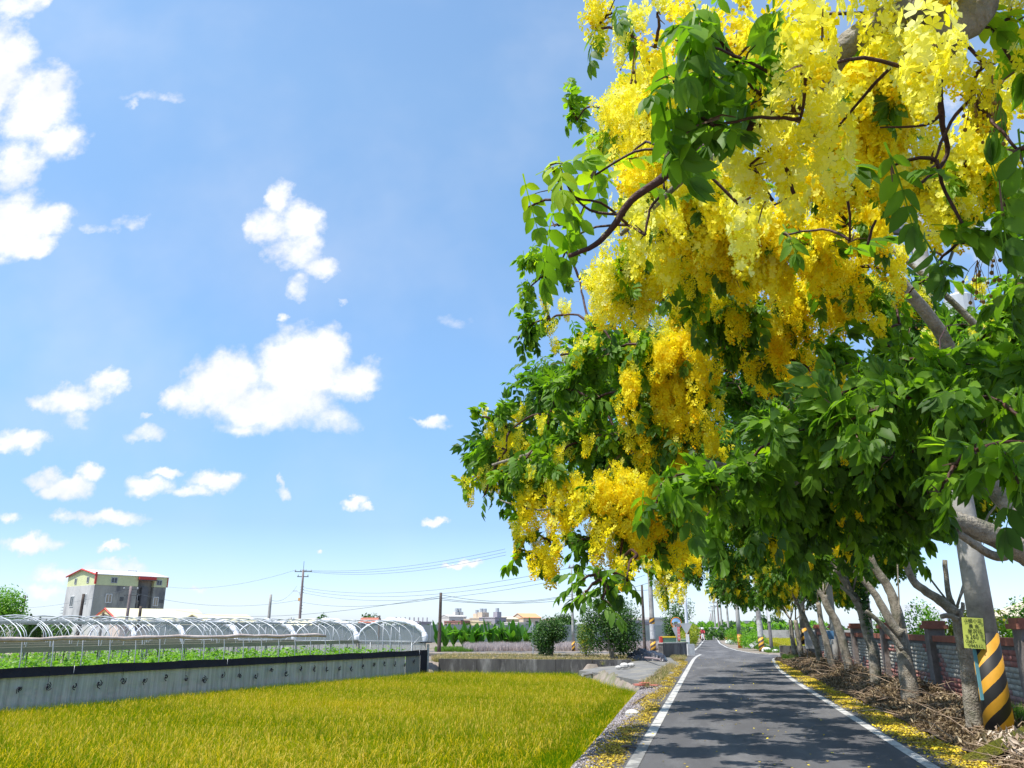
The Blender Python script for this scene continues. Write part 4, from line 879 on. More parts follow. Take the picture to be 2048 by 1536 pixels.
for s in (S0 + 4, S0 + 11, S0 + 17, LEN - .72): lpart([Q(s, -.09, .64), Q(s, -.09, .2)], .008, 'tie_cord', M['steel'], 4)
# vegetable rows growing under the hoops
M['crop'] = leafmat('vegetable_leaves', [(0, (.06, .17, .012)), (.5, (.14, .30, .02)), (1, (.27, .42, .04))], .4, islandmix=.7)
n_ = 40000; s_ = rng.uniform(S0, LEN - .5, n_); w_ = np.concatenate([rng.uniform(.25, 5, n_ // 2), rng.uniform(5, 22, n_ - n_ // 2)])
row = np.round(w_ / .8) * .8 + rng.normal(0, .2, n_); row = np.maximum(row, .2); zt = -.75 + (1.36 + .17 * np.sin(s_ * 1.7 + row * 3) + .1 * np.sin(s_ * 5)) * rng.uniform(.15, 1, n_) ** .6
PP = np.array(Zw)[None] + np.outer(s_, np.array(gd)) + np.outer(row, np.array(gp))
o = scatter_mesh('vegetable_crop', [leaflet(1, .8, .3, .05, False), leaflet(1, .6, .1, .1, False)], PP[:, :2], zt, .09, .18, M['crop'], rng.uniform(0, .3, n_), tilt=.5)

# ------------------------------------------------------------ buildings
M['bconc'] = mat('weathered_render', (.30, .285, .24), .9, (.40, .38, .32), .35, .3, c3=(.14, .14, .14), scale3=.2, stretch=(1, 1, .4))
M['bconc2'] = mat('pale_render', (.44, .44, .43), .9, (.52, .51, .49), .35, c3=(.3, .3, .3), scale3=.3, stretch=(1, 1, .4))
M['bdark'] = mat('dark_recess', (.09, .09, .095), .9, (.14, .14, .14), .6)  # dark tone for the shade inside recesses and bays; window frames share it
M['framew'] = mat('white_window_frame', (.72, .72, .70), .5)
M['blind'] = mat('curtain_cloth', (.36, .30, .22), .9)
M['brickred'] = mat('red_brick_band', (.24, .085, .06), .85, (.31, .12, .08), 6, .4)
class Bld:
    """a building in its own frame: origin at the near corner, x along the front, y depth"""
    def __init__(s, name, label, cat, p0, p1, group=None):
        d = p1 - p0; s.L = math.hypot(d.x, d.y); s.root = thing(name, label, cat, (p0.x, p0.y, 0), group, math.atan2(d.y, d.x))
    def box(s, name, x0, x1, y0, y1, z0, z1, mt, par=None):
        b = MB(); b.box(((x0 + x1) / 2, (y0 + y1) / 2, (z0 + z1) / 2), (x1 - x0, y1 - y0, z1 - z0)); return b.build(name, mt, par or s.root)
    def gable(s, name, x0, x1, y0, y1, z, rise, mt, th=.12, over=.2, axis='x', side=None, par=None):
        b = MB(); ym = (y0 + y1) / 2
        if axis == 'x': P = lambda a, w, h: (a, w, h)
        else: P = lambda a, w, h: (w, a, h); 
        if axis == 'y': x0, x1, y0, y1 = y0, y1, x0, x1; ym = (y0 + y1) / 2
        for sgn in (0, 1):
            ye = (y0 - over) if sgn == 0 else (y1 + over); dz = -over * rise / ((y1 - y0) / 2)
            vs = [P(x0 - over, ye, z + dz), P(x1 + over, ye, z + dz), P(x1 + over, ym, z + rise), P(x0 - over, ym, z + rise)]
            b.add([(*v[:2], v[2] + th) for v in vs] + vs, [(0, 1, 2, 3), (7, 6, 5, 4), (0, 4, 5, 1), (1, 5, 6, 2), (2, 6, 7, 3), (3, 7, 4, 0)])
        r = b.build(name, mt, par or s.root)
        if side is not None:
            for xe in (x0 + .01, x1 - .15):
                b = MB()
                q = [P(xe, y0, z), P(xe, y1, z), P(xe, ym, z + rise)]; q2 = [P(xe + .14, y0, z), P(xe + .14, y1, z), P(xe + .14, ym, z + rise)]
                b.add(q + q2, [(0, 2, 1), (3, 4, 5), (0, 1, 4, 3), (1, 2, 5, 4), (2, 0, 3, 5)])
                b.build('gable_wall', side, par or s.root)
        return r
    def window(s, x, z, w, h, y=0.0, side=False, frame=None, glass=None):
        fr = frame or M['framew']; b = MB(); t_ = .09
        def bx(cx, cz, ww, hh, dy, th):
            if side: b.box((y - .0 - dy, cx, cz), (th, ww, hh))
            else: b.box((cx, y - dy, cz), (ww, th, hh))
        bx(x, z + h / 2 - t_ / 2, w, t_, .03, .12); bx(x, z - h / 2 + t_ / 2, w, t_, .03, .12); bx(x - w / 2 + t_ / 2, z, t_, h - 2 * t_ - .004, .03, .12); bx(x + w / 2 - t_ / 2, z, t_, h - 2 * t_ - .004, .03, .12); bx(x, z, t_ * .8, h - 2 * t_ - .004, .03, .1)
        f = b.build('window', fr, s.root); b = MB(); bx(x, z, w - 2 * t_, h - 2 * t_, .02, .05); b.build('pane', glass or M['glass'], f); return f
p0 = FW(178, 1256, 150); p1 = FW(322, 1256, 160.5)
B1 = Bld('concrete_building', 'tall grey concrete house with a cream-green top floor and red trim, at the far left', 'building', p0, p1); LB = B1.L; DB = 12.0; HG = 9.3; HT = 11.2
B1.box('wall', 0, LB * .58, 0, DB, 0, HG, M['bconc']); B1.box('wall', LB * .815, LB, 0, DB, 0, HG - .003, M['bconc']); B1.box('stairwell_wall', LB * .583, LB * .812, .9, DB, 0, HT - .35, M['bconc'])
B1.box('side_wall', -.12, -.003, .05, DB - .05, 0, HG, M['bconc2'])  # paler than the front: the sunlit look of this side put into its colour
b = MB(); b.box((LB * .70, .45, 4.6), (LB * .09, .8, 9.2)); b.build('stair_column', M['bdark'], B1.root)
B1.box('top_cladding', -.06, LB * .58, -.06, DB + .05, HG + .003, HT, M['cream']); B1.box('top_cladding', LB * .815, LB + .06, -.06, DB + .05, HG + .003, HT, M['cream'])
B1.gable('roof', 0, LB, 0, DB, HT, 1.05, mat('roof_sheet_pale', (.62, .62, .60), .5, (.7, .7, .66), .5), side=M['cream'], over=.25, axis='x')
b = MB(); b.box((-.17, -.12, (HG + HT) / 2 + .3), (.3, .3, HT - HG + .3)); b.build('corner_trim', M['red'], B1.root)
b = MB(); b.tube([(-.35, -.35, HT - .05), (-.35, DB / 2, HT + 1.14), (-.35, DB + .35, HT - .05)], .16, 4); b.build('gable_trim', M['red'], B1.root)
b = MB(); b.box((LB + .15, -.1, (HG + HT) / 2), (.16, .2, HT - HG)); b.build('corner_trim', M['red'], B1.root)
B1.box('canopy', LB * .575, LB * .825, -.55, .9, HT - .62, HT - .1, M['red']); B1.box('canopy_beam', LB * .55, LB * .85, -.62, -.45, HT - .75, HT - .64, M['metaldark'])
for x, z, w, h in ((LB * .24, HG + .95, 1.15, 1.05), (LB * .885, HG + .85, 1.1, 1.0)): B1.window(x, z, w, h, -.06, frame=M['greysheet'])
for x, z, w, h in ((LB * .2, 6.95, 1.15, 1.6), (LB * .87, 6.6, 1.0, 1.7), (LB * .2, 2.3, 1.1, 1.4)): B1.window(x, z, w, h, 0, glass=M['blind'])
B1.window(LB * .66, 7.2, .95, 1.2, .9)
for x, z in ((LB * .38, 6.9), (LB * .955, 6.7), (LB * .6, 7.0), (LB * .6, 5.9), (LB * .6, 5.2)): B1.window(x, z, .65, .7, 0 if x != LB * .6 else .9, frame=M['bdark'])
for y, z, w, h in ((3.2, HG + 1.0, .9, 1.1), (8.4, HG + .9, .9, 1.1)): B1.window(y, z, w, h, -.06, side=True, frame=M['greysheet'])
for y, z, w, h in ((3.0, 6.9, .9, 1.7), (8.6, 6.5, 1.6, 2.0)): B1.window(y, z, w, h, -.12, side=True)
for y, z in ((3.2, 2.0), (9.2, 1.9)): B1.window(y, z, .9, 1.2, -.12, side=True, frame=M['bdark'])
b = MB()
for i in range(7): b.box((-.12 + .0, DB + .35, 2.2 + i * .55), (.5, .7, .1))
b.build('balcony_slabs', M['bconc2'], B1.root)
b = MB(); b.box((LB * .69, DB / 2, HT + 1.35), (1.6, .08, .08)); b.box((LB * .69 - .8, DB / 2, HT + 1.2), (.08, .08, .4)); b.box((LB * .69 + .8, DB / 2, HT + 1.2), (.08, .08, .4)); b.build('roof_rail', M['steel'], B1.root)

def shed(label, pa, pbb, depth, h, rise, wallm, roofm, trim=None, name='farm_shed', cat='shed', axis='x', win=(), open_=None, group=None):
    B = Bld(name, label, cat, pa, pbb, group); L_ = B.L
    B.box('wall', 0, L_, 0, depth, 0, h, wallm); B.gable('roof', 0, L_, 0, depth, h + .01, rise, roofm, side=wallm, over=.3, axis=axis)
    if trim:
        b = MB()
        if axis == 'y': b.tube([(-.4, -.38, h - .1), (L_ / 2, -.38, h + rise + .06), (L_ + .4, -.38, h - .1)], .14, 4)
        else: b.tube([(-.4, -.38, h - .1), (-.4, depth / 2, h + rise + .06), (-.4, depth + .38, h - .1)], .14, 4)
        b.build('roof_trim', trim, B.root)
    for (x, z, w, hh) in win: B.window(x, z, w, hh, 0)
    if open_: B.box('bay_shade_panel', open_[0], open_[1], -.05, .02, 0, open_[2], M['bdark'])  # flat dark panel on the solid wall stands for the shade inside the bay
    return B
M['pink'] = mat('pinkish_gable', (.55, .43, .36), .8, (.6, .48, .4), 1)
# low house before it: gable end towards us plus its long cream side to the right
a0 = FW(182, 1256, 118); a1 = FW(240, 1256, 112)
Bq = shed('low farmhouse with a cream metal roof edged in red, just before the tall concrete house', a0, a1, 13, 2.5, 1.75, M['pink'], M['creamroof'], M['red'], 'farmhouse', 'house', 'y', (), (.6, 4, 2.2))
a2 = FW(242, 1256, 113); a3 = FW(352, 1256, 121)
B2 = Bld('farmhouse_wing', 'long cream-walled wing with a pale yellow roof right of the red-edged gable', 'house', a2, a3)
B2.box('wall', 0, B2.L * .4, 0, 7, 0, 2.6, M['bconc2']); B2.box('wall', B2.L * .4, B2.L, .003, 7, 0, 2.59, mat('cream_wall', (.58, .52, .28), .8)); B2.gable('roof', 0, B2.L, 0, 7, 2.62, 1.0, M['creamroof'], over=.3, side=M['bconc2'])
b = MB(); b.tube([(B2.L + .35, -.3, 2.6), (B2.L + .35, 3.5, 3.66)], .12, 4); b.build('roof_trim', M['red'], B2.root); B2.window(2.0, 1.6, 1.1, 1.2, 0)
shed('small shed with a flat cream roof between the long wing and the leaning concrete pole', FW(412, 1256, 104), FW(514, 1256, 110), 6, 2.4, .9, M['greysheet'], M['creamroof'], win=(), open_=(1.5, 5, 1.9))
shed('open shed with a dark doorway behind the second padded arch', FW(300, 1256, 92), FW(395, 1256, 96), 4, 1.9, .35, M['bdark'], M['creamroof'])
shed('low cream-roofed hut at the foot of the tall leaning pole', FW(572, 1256, 99), FW(618, 1256, 99), 5, 1.9, .75, mat('hut_wall', (.45, .42, .3), .8), M['creamroof'])
shed('dark red-brown shed roof beyond the greenhouse arches', FW(720, 1256, 150), FW(752, 1256, 150), 5, 2.6, .8, mat('hut_wall_blue', (.10, .12, .22), .8), mat('rust_roof', (.34, .12, .08), .8))
shed('small grey hut at the left edge behind the bushy tree', FW(28, 1256, 120), FW(42, 1256, 121), 4, 3.9, .5, M['bconc'], M['bconc2'])
# long grey screen of sheets behind the banana plants
nf = thing('screen_fence', 'long grey-green windbreak screen standing behind the banana plants', 'fence', tuple(FW(900, 1256, 100).xy) + (0,))
M['screen'] = mat('screen_cloth', (.16, .19, .19), .85, (.23, .265, .26), .8, .3, c3=(.13, .16, .15), scale3=.4)
q0 = FW(300, 1256, 92); q1 = FW(1330, 1256, 110); nseg = 30
for i in range(nseg):
    a = q0.lerp(q1, i / nseg); c = q0.lerp(q1, (i + 1) / nseg); d = c - a; mid = (a + c) / 2; ang = math.atan2(d.y, d.x); h = 2.05 + random.uniform(-.06, .06)
    b = MB(); b.box((mid.x, mid.y, h / 2), (math.hypot(d.x, d.y) - .03, .05, h), ang); b.build('screen_panel', M['screen'], nf, world=True)
    b = MB(); b.tube([(a.x, a.y, 0), (a.x, a.y, h + .1)], .04, 5); b.build('post', M['steel'], nf, world=True)
# the far town
M['w1'] = mat('town_white', (.50, .48, .45), .9, (.56, .53, .5), .3); M['w2'] = mat('town_peach', (.56, .44, .33), .9, (.6, .5, .38), .3); M['w3'] = mat('town_yellow', (.56, .48, .3), .9); M['w4'] = mat('town_grey', (.28, .26, .29), .9, (.34, .32, .34), .3); M['w5'] = mat('town_brick', (.27, .14, .12), .9)
def town(label, x0, x1, ytop, wm, f=330, tower=None, gab=None, nwin=2, roofm=None, dy=9):
    pa = FW(x0, 1256, f); pc = FW(x1, 1256, f + 4); B = Bld('town_house', label, 'house', pa, pc, 'houses of the far town'); h = (1256 - ytop) / 1656 * f + EYE
    B.box('wall', 0, B.L, 0, dy, 0, h, wm); B.box('parapet', -.15, B.L + .15, -.15, dy, h + .01, h + .35, roofm or wm)
    if gab: B.gable('roof', 0, B.L, 0, dy, h + .36, gab, roofm or M['creamroof'], side=wm)
    for i in range(nwin):
        for z in ([h - 1.6] if h < 5.5 else [h - 1.6, h - 4.4]): B.window(B.L * (i + .5) / nwin, z, 1.3, 1.3, 0, frame=M['bdark'])
    if tower:
        for tx in tower:
            b = MB(); b.box((B.L * tx, dy / 2, h + 1.2), (2.2, 2.2, 2.2)); b.build('stair_tower', wm, B.root); b = MB(); b.tube([(B.L * tx, dy / 2, h + 2.3), (B.L * tx, dy / 2, h + 3.7)], .7, 10); b.build('water_tank', M['steel'], B.root)
    return B
town('white town house with two water tanks, leftmost beyond the banana plants', 898, 932, 1236, M['w1'], tower=(.72, .92), gab=.6, roofm=M['w1'])
town('low dark red brick town building beside the white house with tanks', 922, 943, 1244, M['w5'], 300, nwin=3)
town('stepped peach town house with a pinkish upper floor', 957, 980, 1240, M['w2'], 320, tower=(.5,))
town('pale yellow low town house below the peach one', 966, 982, 1245, M['w3'], 300)
town('tan four-square town house with two small roof tanks', 978, 992, 1238, M['w2'], 310, tower=(.3, .8))
town('grey-mauve town house with a side tower', 990, 1013, 1237, M['w4'], 305, tower=(.9,))
town('cream town house with a shallow yellow roof', 1014, 1038, 1241, M['w3'], 315, gab=.9)
town('orange-roofed town house with a red balcony band', 1047, 1082, 1238, M['w2'], 325, gab=1.6, roofm=mat('orange_roof', (.62, .32, .16), .8))
town('white flat-roofed town store beside the orange-roofed house', 1036, 1058, 1247, M['w1'], 290, nwin=1)
town('plain cream town house half hidden by the round dark bush', 1072, 1095, 1243, M['w1'], 330)
town('unfinished concrete town block with bare columns on its roof', 838, 862, 1246, M['w4'], 260, nwin=2)
town('pinkish town house with a tiled ridge, behind the slim grey pole', 1110, 1133, 1243, M['w2'], 330, gab=.7, roofm=M['w5'])
town('grey town house showing left of the dark wooden pole by the crossroads', 1250, 1266, 1233, M['w1'], 150, dy=6)
town('white two-storey town house behind the green kiosk', 1305, 1334, 1240, M['w1'], 130, dy=7, nwin=3)
town('long white town house behind the large dark bush', 1262, 1302, 1248, M['w4'], 120, dy=5, nwin=4)
town('pale blocky town house on the skyline right of the road', 1486, 1510, 1244, M['w1'], 300, nwin=1)
town('low grey roof on the skyline right of the pale block', 1500, 1516, 1248, M['w4'], 290, nwin=1)
uf = [o for o in bpy.data.objects if o.get('label', '').startswith('unfinished')][0]
for i in range(8):
    b = MB(); b.box((-8 + i * 1.9, 2, (3.6 if i < 5 else 3.6) / 2 + 1.2), (.28, .28, 3.8)); b.build('column', M['w4'], uf)
b = MB(); b.box((-3, 2, 3.6), (11, .3, .3)); b.build('beam', M['w5'], uf)
# right-hand background buildings behind the brick wall
pc = FW(1772, 1256, 60); pd = FW(1898, 1256, 57.6)
B = Bld('arched_hall', 'white arch-roofed hall showing behind the hedge between the tree trunks', 'building', pc, pd); prof = [(0, 0)] + [(B.L * (1 - math.cos(PI * i / 12)) / 2, 2.1 + 1.25 * math.sin(PI * i / 12)) for i in range(13)] + [(B.L, 0)]
b = MB(); n_ = len(prof); b.add([(x, 0, z) for x, z in prof] + [(x, 9, z) for x, z in prof], [tuple(range(n_))] + [(i, n_ + i, n_ + i + 1, i + 1) for i in range(n_ - 1)]); b.build('shell', mat('hall_film', (.62, .64, .68), .5, (.55, .57, .62), .8), B.root)
for i in range(5): b = MB(); x = B.L * (i + .5) / 5; b.box((x, -.04, 1.3), (.07, .06, 2.6)); b.build('mullion', M['steel'], B.root)
shed('grey house with a tan metal roof at the right edge behind the wall', FW(1985, 1256, 52), FW(2140, 1256, 46), 8, 2.35, 1.3, M['bconc2'], mat('tan_roof', (.42, .36, .27), .6, (.5, .43, .33), 1), name='house', cat='house')
# ------------------------------------------------------------ brick wall along the right
random.seed(21)
WX = 5.72; WY0, WY1 = 12.5, 50.0; WH = 1.36
bw = thing('brick_wall', 'long grey-painted brick wall with red coping and patches of pink, running behind the tree row', 'wall', (WX + .1, 30, 0))
M['mortar'] = mat('wall_mortar', (.11, .11, .11), .95, (.16, .16, .155), 8, .5)
M['brick'] = leafmat('painted_brick', [(0, (.27, .26, .235)), (.35, (.32, .315, .285)), (.6, (.38, .37, .33)), (.78, (.20, .185, .19)), (.9, (.38, .18, .15)), (1.0, (.32, .14, .12))], 0, islandmix=.42, rough=.85, spec=.2)
b = MB(); b.box((WX + .115, (WY0 + WY1) / 2, WH / 2 - .2), (.15, WY1 - WY0, WH + .38)); b.build('wall_core', M['mortar'], bw, world=True)
bl, bh = .36, .108
def brick_v(ln, pr): return [(0, -ln / 2 + .0045, -bh / 2 + .0045), (0, ln / 2 - .0045, -bh / 2 + .0045), (0, ln / 2 - .0045, bh / 2 - .0045), (0, -ln / 2 + .0045, bh / 2 - .0045), (.05, -ln / 2 + .0035, -bh / 2 + .0035), (.05, ln / 2 - .0035, -bh / 2 + .0035), (.05, ln / 2 - .0035, bh / 2 - .0035), (.05, -ln / 2 + .0035, bh / 2 - .0035)]
BF = [(0, 3, 2, 1), (0, 1, 5, 4), (1, 2, 6, 5), (2, 3, 7, 6), (3, 0, 4, 7), (4, 5, 6, 7)]
pillars = [17.4, 24.1, 30.2, 36.2, 42.2, 48.2, 12.9]
from mathutils import noise as mnoise
cells = []
nr = int((WH + .12) / bh)
for r_ in range(nr):
    y = WY0 + (r_ % 2) * bl / 2; z = -.12 + bh * (r_ + .5)
    while y < WY1:
        if not any(abs(y - p_) < .40 for p_ in pillars):
            pk = mnoise.noise(Vector((y * .55, z * 1.6, 3.3))) + (0.18 if z < .55 else -.12) + .1 * random.random()
            cells.append((y, z, .86 if pk > .16 else (.68 if pk > .06 else random.uniform(0, .45))))
        y += bl
cells.sort(key=lambda c: (c[0] - 18) if c[0] > 16.6 else 99)
bmesh_cache = {}
for (y, z, tt) in cells[:300]:
    k = round(tt * 6)
    if k not in bmesh_cache:
        ob = npmesh('brick', np.array(brick_v(bl, 0)), np.array(BF), M['brick'], tint=np.full(8, k / 6 * .9)); bmesh_cache[k] = ob.data; bpy.data.objects.remove(ob)
    o = bpy.data.objects.new('brick', bmesh_cache[k]); COL.objects.link(o); o.parent = bw; o.location = Vector((WX + .02 + random.uniform(0, .012), y, z)) - bw.location
V = []; Fc = []; T = []
for (y, z, tt) in cells[300:]:
    bs = len(V); dx = random.uniform(0, .012); V += [(WX + .02 + dx + q[0], y + q[1], z + q[2]) for q in brick_v(bl, 0)]; Fc += [tuple(i + bs for i in f) for f in BF]; T += [round(tt * 6) / 6 * .9] * 8
npmesh('bricks', V, Fc, M['brick'], bw, tint=T, kind='stuff')
for a, c in zip(sorted(pillars)[:-1], sorted(pillars)[1:]):
    b = MB(); b.box((WX + .13, (a + c) / 2, WH + .075), (.34, c - a - .5, .15)); b.build('coping', M['brickred'], bw, world=True)
M['pillar'] = mat('pillar_render', (.15, .125, .115), .9, (.24, .205, .19), 4, .5)
for y in pillars:
    b = MB(); b.box((WX + .1, y, WH / 2 - .1), (.42, .46, WH + .5)); b.box((WX + .1, y, WH + .22), (.40, .44, .2)); b.build('pillar', M['pillar'], bw, world=True)
    b = MB(); b.box((WX + .1, y, WH + .37), (.56, .62, .1)); b.box((WX + .1, y, WH + .47), (.46, .52, .1)); b.build('pillar_cap', M['brickred'], bw, world=True)

# ------------------------------------------------------------ poles
def stripemat(name, ang=1.0, c1=(.62, .30, .015), c2=(.014, .013, .012), period=.5, rad=.2):
    m, t = newmat(name); n = t.nodes; l = t.links; o_ = n.new('ShaderNodeOutputMaterial'); b_ = n.new('ShaderNodeBsdfPrincipled'); l.new(b_.outputs[0], o_.inputs[0])
    tc_ = n.new('ShaderNodeTexCoord'); sx = n.new('ShaderNodeSeparateXYZ'); l.new(tc_.outputs['Object'], sx.inputs[0])
    at = n.new('ShaderNodeMath'); at.operation = 'ARCTAN2'; l.new(sx.outputs[1], at.inputs[0]); l.new(sx.outputs[0], at.inputs[1])
    # helix: z/period - angle/(2 pi) (twin start)
    a1 = n.new('ShaderNodeMath'); a1.operation = 'MULTIPLY'; l.new(at.outputs[0], a1.inputs[0]); a1.inputs[1].default_value = ang / (2 * PI)
    a2 = n.new('ShaderNodeMath'); a2.operation = 'MULTIPLY_ADD'; l.new(sx.outputs[2], a2.inputs[0]); a2.inputs[1].default_value = 1 / period; l.new(a1.outputs[0], a2.inputs[2])
    nz_ = n.new('ShaderNodeTexNoise'); nz_.inputs['Scale'].default_value = 9; l.new(tc_.outputs['Object'], nz_.inputs['Vector'])
    a2b = n.new('ShaderNodeMath'); a2b.operation = 'MULTIPLY_ADD'; l.new(nz_.outputs['Fac'], a2b.inputs[0]); a2b.inputs[1].default_value = .045; l.new(a2.outputs[0], a2b.inputs[2])
    fr = n.new('ShaderNodeMath'); fr.operation = 'FRACT'; l.new(a2b.outputs[0], fr.inputs[0])
    gt = n.new('ShaderNodeMath'); gt.operation = 'GREATER_THAN'; l.new(fr.outputs[0], gt.inputs[0]); gt.inputs[1].default_value = .47
    nz2 = n.new('ShaderNodeTexNoise'); nz2.inputs['Scale'].default_value = 3.5; nz2.inputs['Detail'].default_value = 8; l.new(tc_.outputs['Object'], nz2.inputs['Vector'])
    mr = n.new('ShaderNodeMapRange'); l.new(nz2.outputs['Fac'], mr.inputs[0]); mr.inputs[1].default_value = .3; mr.inputs[2].default_value = .75; mr.inputs[3].default_value = 1.1; mr.inputs[4].default_value = .68
    mx_ = n.new('ShaderNodeMix'); mx_.data_type = 'RGBA'; l.new(gt.outputs[0], mx_.inputs[0]); mx_.inputs[6].default_value = (*c1, 1); mx_.inputs[7].default_value = (*c2, 1)
    sc_ = n.new('ShaderNodeVectorMath'); sc_.operation = 'SCALE'; l.new(mx_.outputs[2], sc_.inputs[0]); l.new(mr.outputs[0], sc_.inputs['Scale']); l.new(sc_.outputs[0], b_.inputs['Base Color']); b_.inputs['Roughness'].default_value = .6
    return m
M['stripe'] = stripemat('hazard_stripe_paint', -3.0, period=.40)
M['stripe2'] = stripemat('hazard_stripe_small', -2.0, c1=(.72, .36, .03), c2=(.06, .04, .03), period=.34)
M['stripe3'] = stripemat('hazard_stripe_orange', -1.0, c1=(.72, .33, .04), c2=(.5, .13, .03), period=.34)
GP_ = 'utility poles'
def pole(label, base, h, r0=.16, r1=.10, mt=None, lean=(0, 0), arms=(), stripe_=None, name='utility_pole', parts=None, group=GP_):
    t = thing(name, label, 'utility pole', tuple(base), group); n_ = 18 if r0 > .1 else 10; b = MB(); z0 = -.3
    lx, ly = lean
    if stripe_: z0 = stripe_[0]
    K = 6; pts = [(lx * h * (k / K), ly * h * (k / K), z0 + (h - z0) * k / K) for k in range(K + 1)]
    pts = [(lx * q[2], ly * q[2], q[2]) for q in pts]; b.tube(pts, [r0 + (r1 - r0) * k / K for k in range(K + 1)], n_); b.build('shaft', mt or M['concrete'], t, smooth=False)
    t.children[0].data.polygons.foreach_set('use_smooth', [len(p_.vertices) == 4 for p_ in t.children[0].data.polygons])
    if stripe_:
        zt, z1_, sm_ = stripe_[0], stripe_[1], stripe_[2]; b = MB(); ra = r0 + .004; b.tube([(lx * z1_, ly * z1_, z1_), (lx * zt, ly * zt, zt)], [ra + .012, ra], n_ * 2); o = b.build('striped_band', sm_, t); o.data.polygons.foreach_set('use_smooth', [len(p_.vertices) == 4 for p_ in o.data.polygons])
    for (z, w, ins, rz) in arms:
        b = MB(); b.box((lx * z, ly * z, z), (w, .1, .1), rz); a = b.build('crossarm', M['metaldark'], t)
        for k in range(ins):
            u = -w / 2 + .1 + (w - .2) * k / max(1, ins - 1); b = MB(); b.tube([(lx * z + u * math.cos(rz), ly * z + u * math.sin(rz), z + .05), (lx * z + u * math.cos(rz), ly * z + u * math.sin(rz), z + .16), (lx * z + u * math.cos(rz), ly * z + u * math.sin(rz), z + .3)], [.05, .085, .04], 8); b.build('insulator', M['greysheet'], a)
    return t
# the near striped pole
NB = Vector((4.36, 15.0, 0)); 
P0 = pole('thick concrete pole with bold orange and black slanted stripes in the right foreground', NB, 9.2, .205, .135, M['concrete'], (.0, 0), ((8.9, 2.2, 4, .4),), (1.62, -.15, M['stripe']))
b = MB(); b.box((-.02, -.05, 6.2), (.9, .1, .1), 0); b.build('bracket', M['steel'], P0)
def transformer(z, dx, dy, r, h):
    b = MB(); b.tube([(dx, dy, z), (dx, dy, z + .04), (dx, dy, z + h), (dx, dy, z + h + .06)], [r * .9, r, r, r * .7], 18); a = b.build('transformer_can', mat('transformer_grey_%d' % int(z * 10), (.40, .43, .46), .45, (.46, .48, .5), 2), P0, smooth=False)
    b = MB(); b.tube([(dx, dy, z + h), (dx, dy, z + h + .22)], [.05, .03], 8); b.build('bushing', M['greysheet'], a)
transformer(6.55, .42, -.28, .24, .85); transformer(6.3, -.45, -.2, .2, .8)
for z in (5.5, 5.9, 6.35): b = MB(); b.box((.15, -.12, z), (.75, .05, .05), .3); b.build('rung', M['metaldark'], P0)
# poster on the pole, with its writing
M['poster'] = mat('poster_yellow_green', (.42, .47, .09), .6, (.36, .41, .07), 5); M['ink'] = mat('poster_ink', (.03, .045, .015), .8); M['inkred'] = mat('poster_ink_red', (.20, .10, .03), .8)
ps = thing('advert_poster', 'yellow-green sale poster wired to the striped pole, printed with 260 and a telephone number', 'poster', (4.15, 14.79, 1.62))
azp = math.atan2(4.2, 14.8); ps.rotation_euler = (0, .06, -azp * .8)
b = MB(); wv = .345; hv = .52; ps.scale = (.88, 1, .92)
vs = []
for i in range(9):
    u = i / 8 - .5; vs += [(u * wv, .05 * u * u * 2, -hv / 2), (u * wv, .05 * u * u * 2, hv / 2), (u * wv, .05 * u * u * 2 + .004, hv / 2), (u * wv, .05 * u * u * 2 + .004, -hv / 2)]
b.add(vs, [(4 * i, 4 * i + 4, 4 * i + 5, 4 * i + 1) for i in range(8)] + [(4 * i + 3, 4 * i + 2, 4 * i + 6, 4 * i + 7) for i in range(8)] + [(4 * i + 1, 4 * i + 5, 4 * i + 6, 4 * i + 2) for i in range(8)] + [(4 * i, 4 * i + 3, 4 * i + 7, 4 * i + 4) for i in range(8)]); b.build('sheet', M['poster'], ps)
def text(s, x, z, size, mt, par, off=.003, name='lettering', rot=(PI / 2, 0, 0), y=-.003, sx=1.0, bold=.0):
    cu = bpy.data.curves.new(name, 'FONT'); cu.body = s; cu.size = size * (.88 if par.name.startswith('advert') else 1); cu.extrude = .0008; cu.offset = bold; cu.align_x = 'CENTER'; cu.align_y = 'CENTER'
    o = bpy.data.objects.new(name, cu); COL.objects.link(o); dg = bpy.context.evaluated_depsgraph_get()
    me = bpy.data.meshes.new_from_object(o.evaluated_get(dg)); bpy.data.objects.remove(o)
    o = bpy.data.objects.new(name, me); COL.objects.link(o); me.materials.clear(); me.materials.append(mt); o.parent = par; o.location = (x, y, z); o.rotation_euler = rot; o.scale = (sx, 1, 1); return o
for s_, x, z, sz, mt_, sx in (('近國小旁', .0, .205, .085, M['ink'], 1), ('農 舍', .01, .115, .085, M['ink'], 1), ('屋況佳', .02, .03, .09, M['ink'], 1), ('售', -.115, -.06, .06, M['ink'], 1), ('260', .0, -.06, .13, M['ink'], .8), ('萬', .125, -.06, .06, M['ink'], 1), ('0987-', -.06, -.145, .085, M['ink'], 1), ('096512', .01, -.215, .085, M['ink'], 1.05)):
    text(s_, x, z, sz, mt_, ps, y=-.004, sx=sx, bold=.0002)
b = MB(); b.box((0, 0, 0), (.05, .02, 1.0), 0); o = b.build('poster_strip', mat('cyan_paper', (.14, .34, .38), .7, (.10, .26, .3), 6), None); o.location = (4.15, 14.9, 1.1); o.rotation_euler = (0, 0, .2)
tag(o, 'narrow cyan paper strip at the left side of the striped pole, below the poster', 'poster')

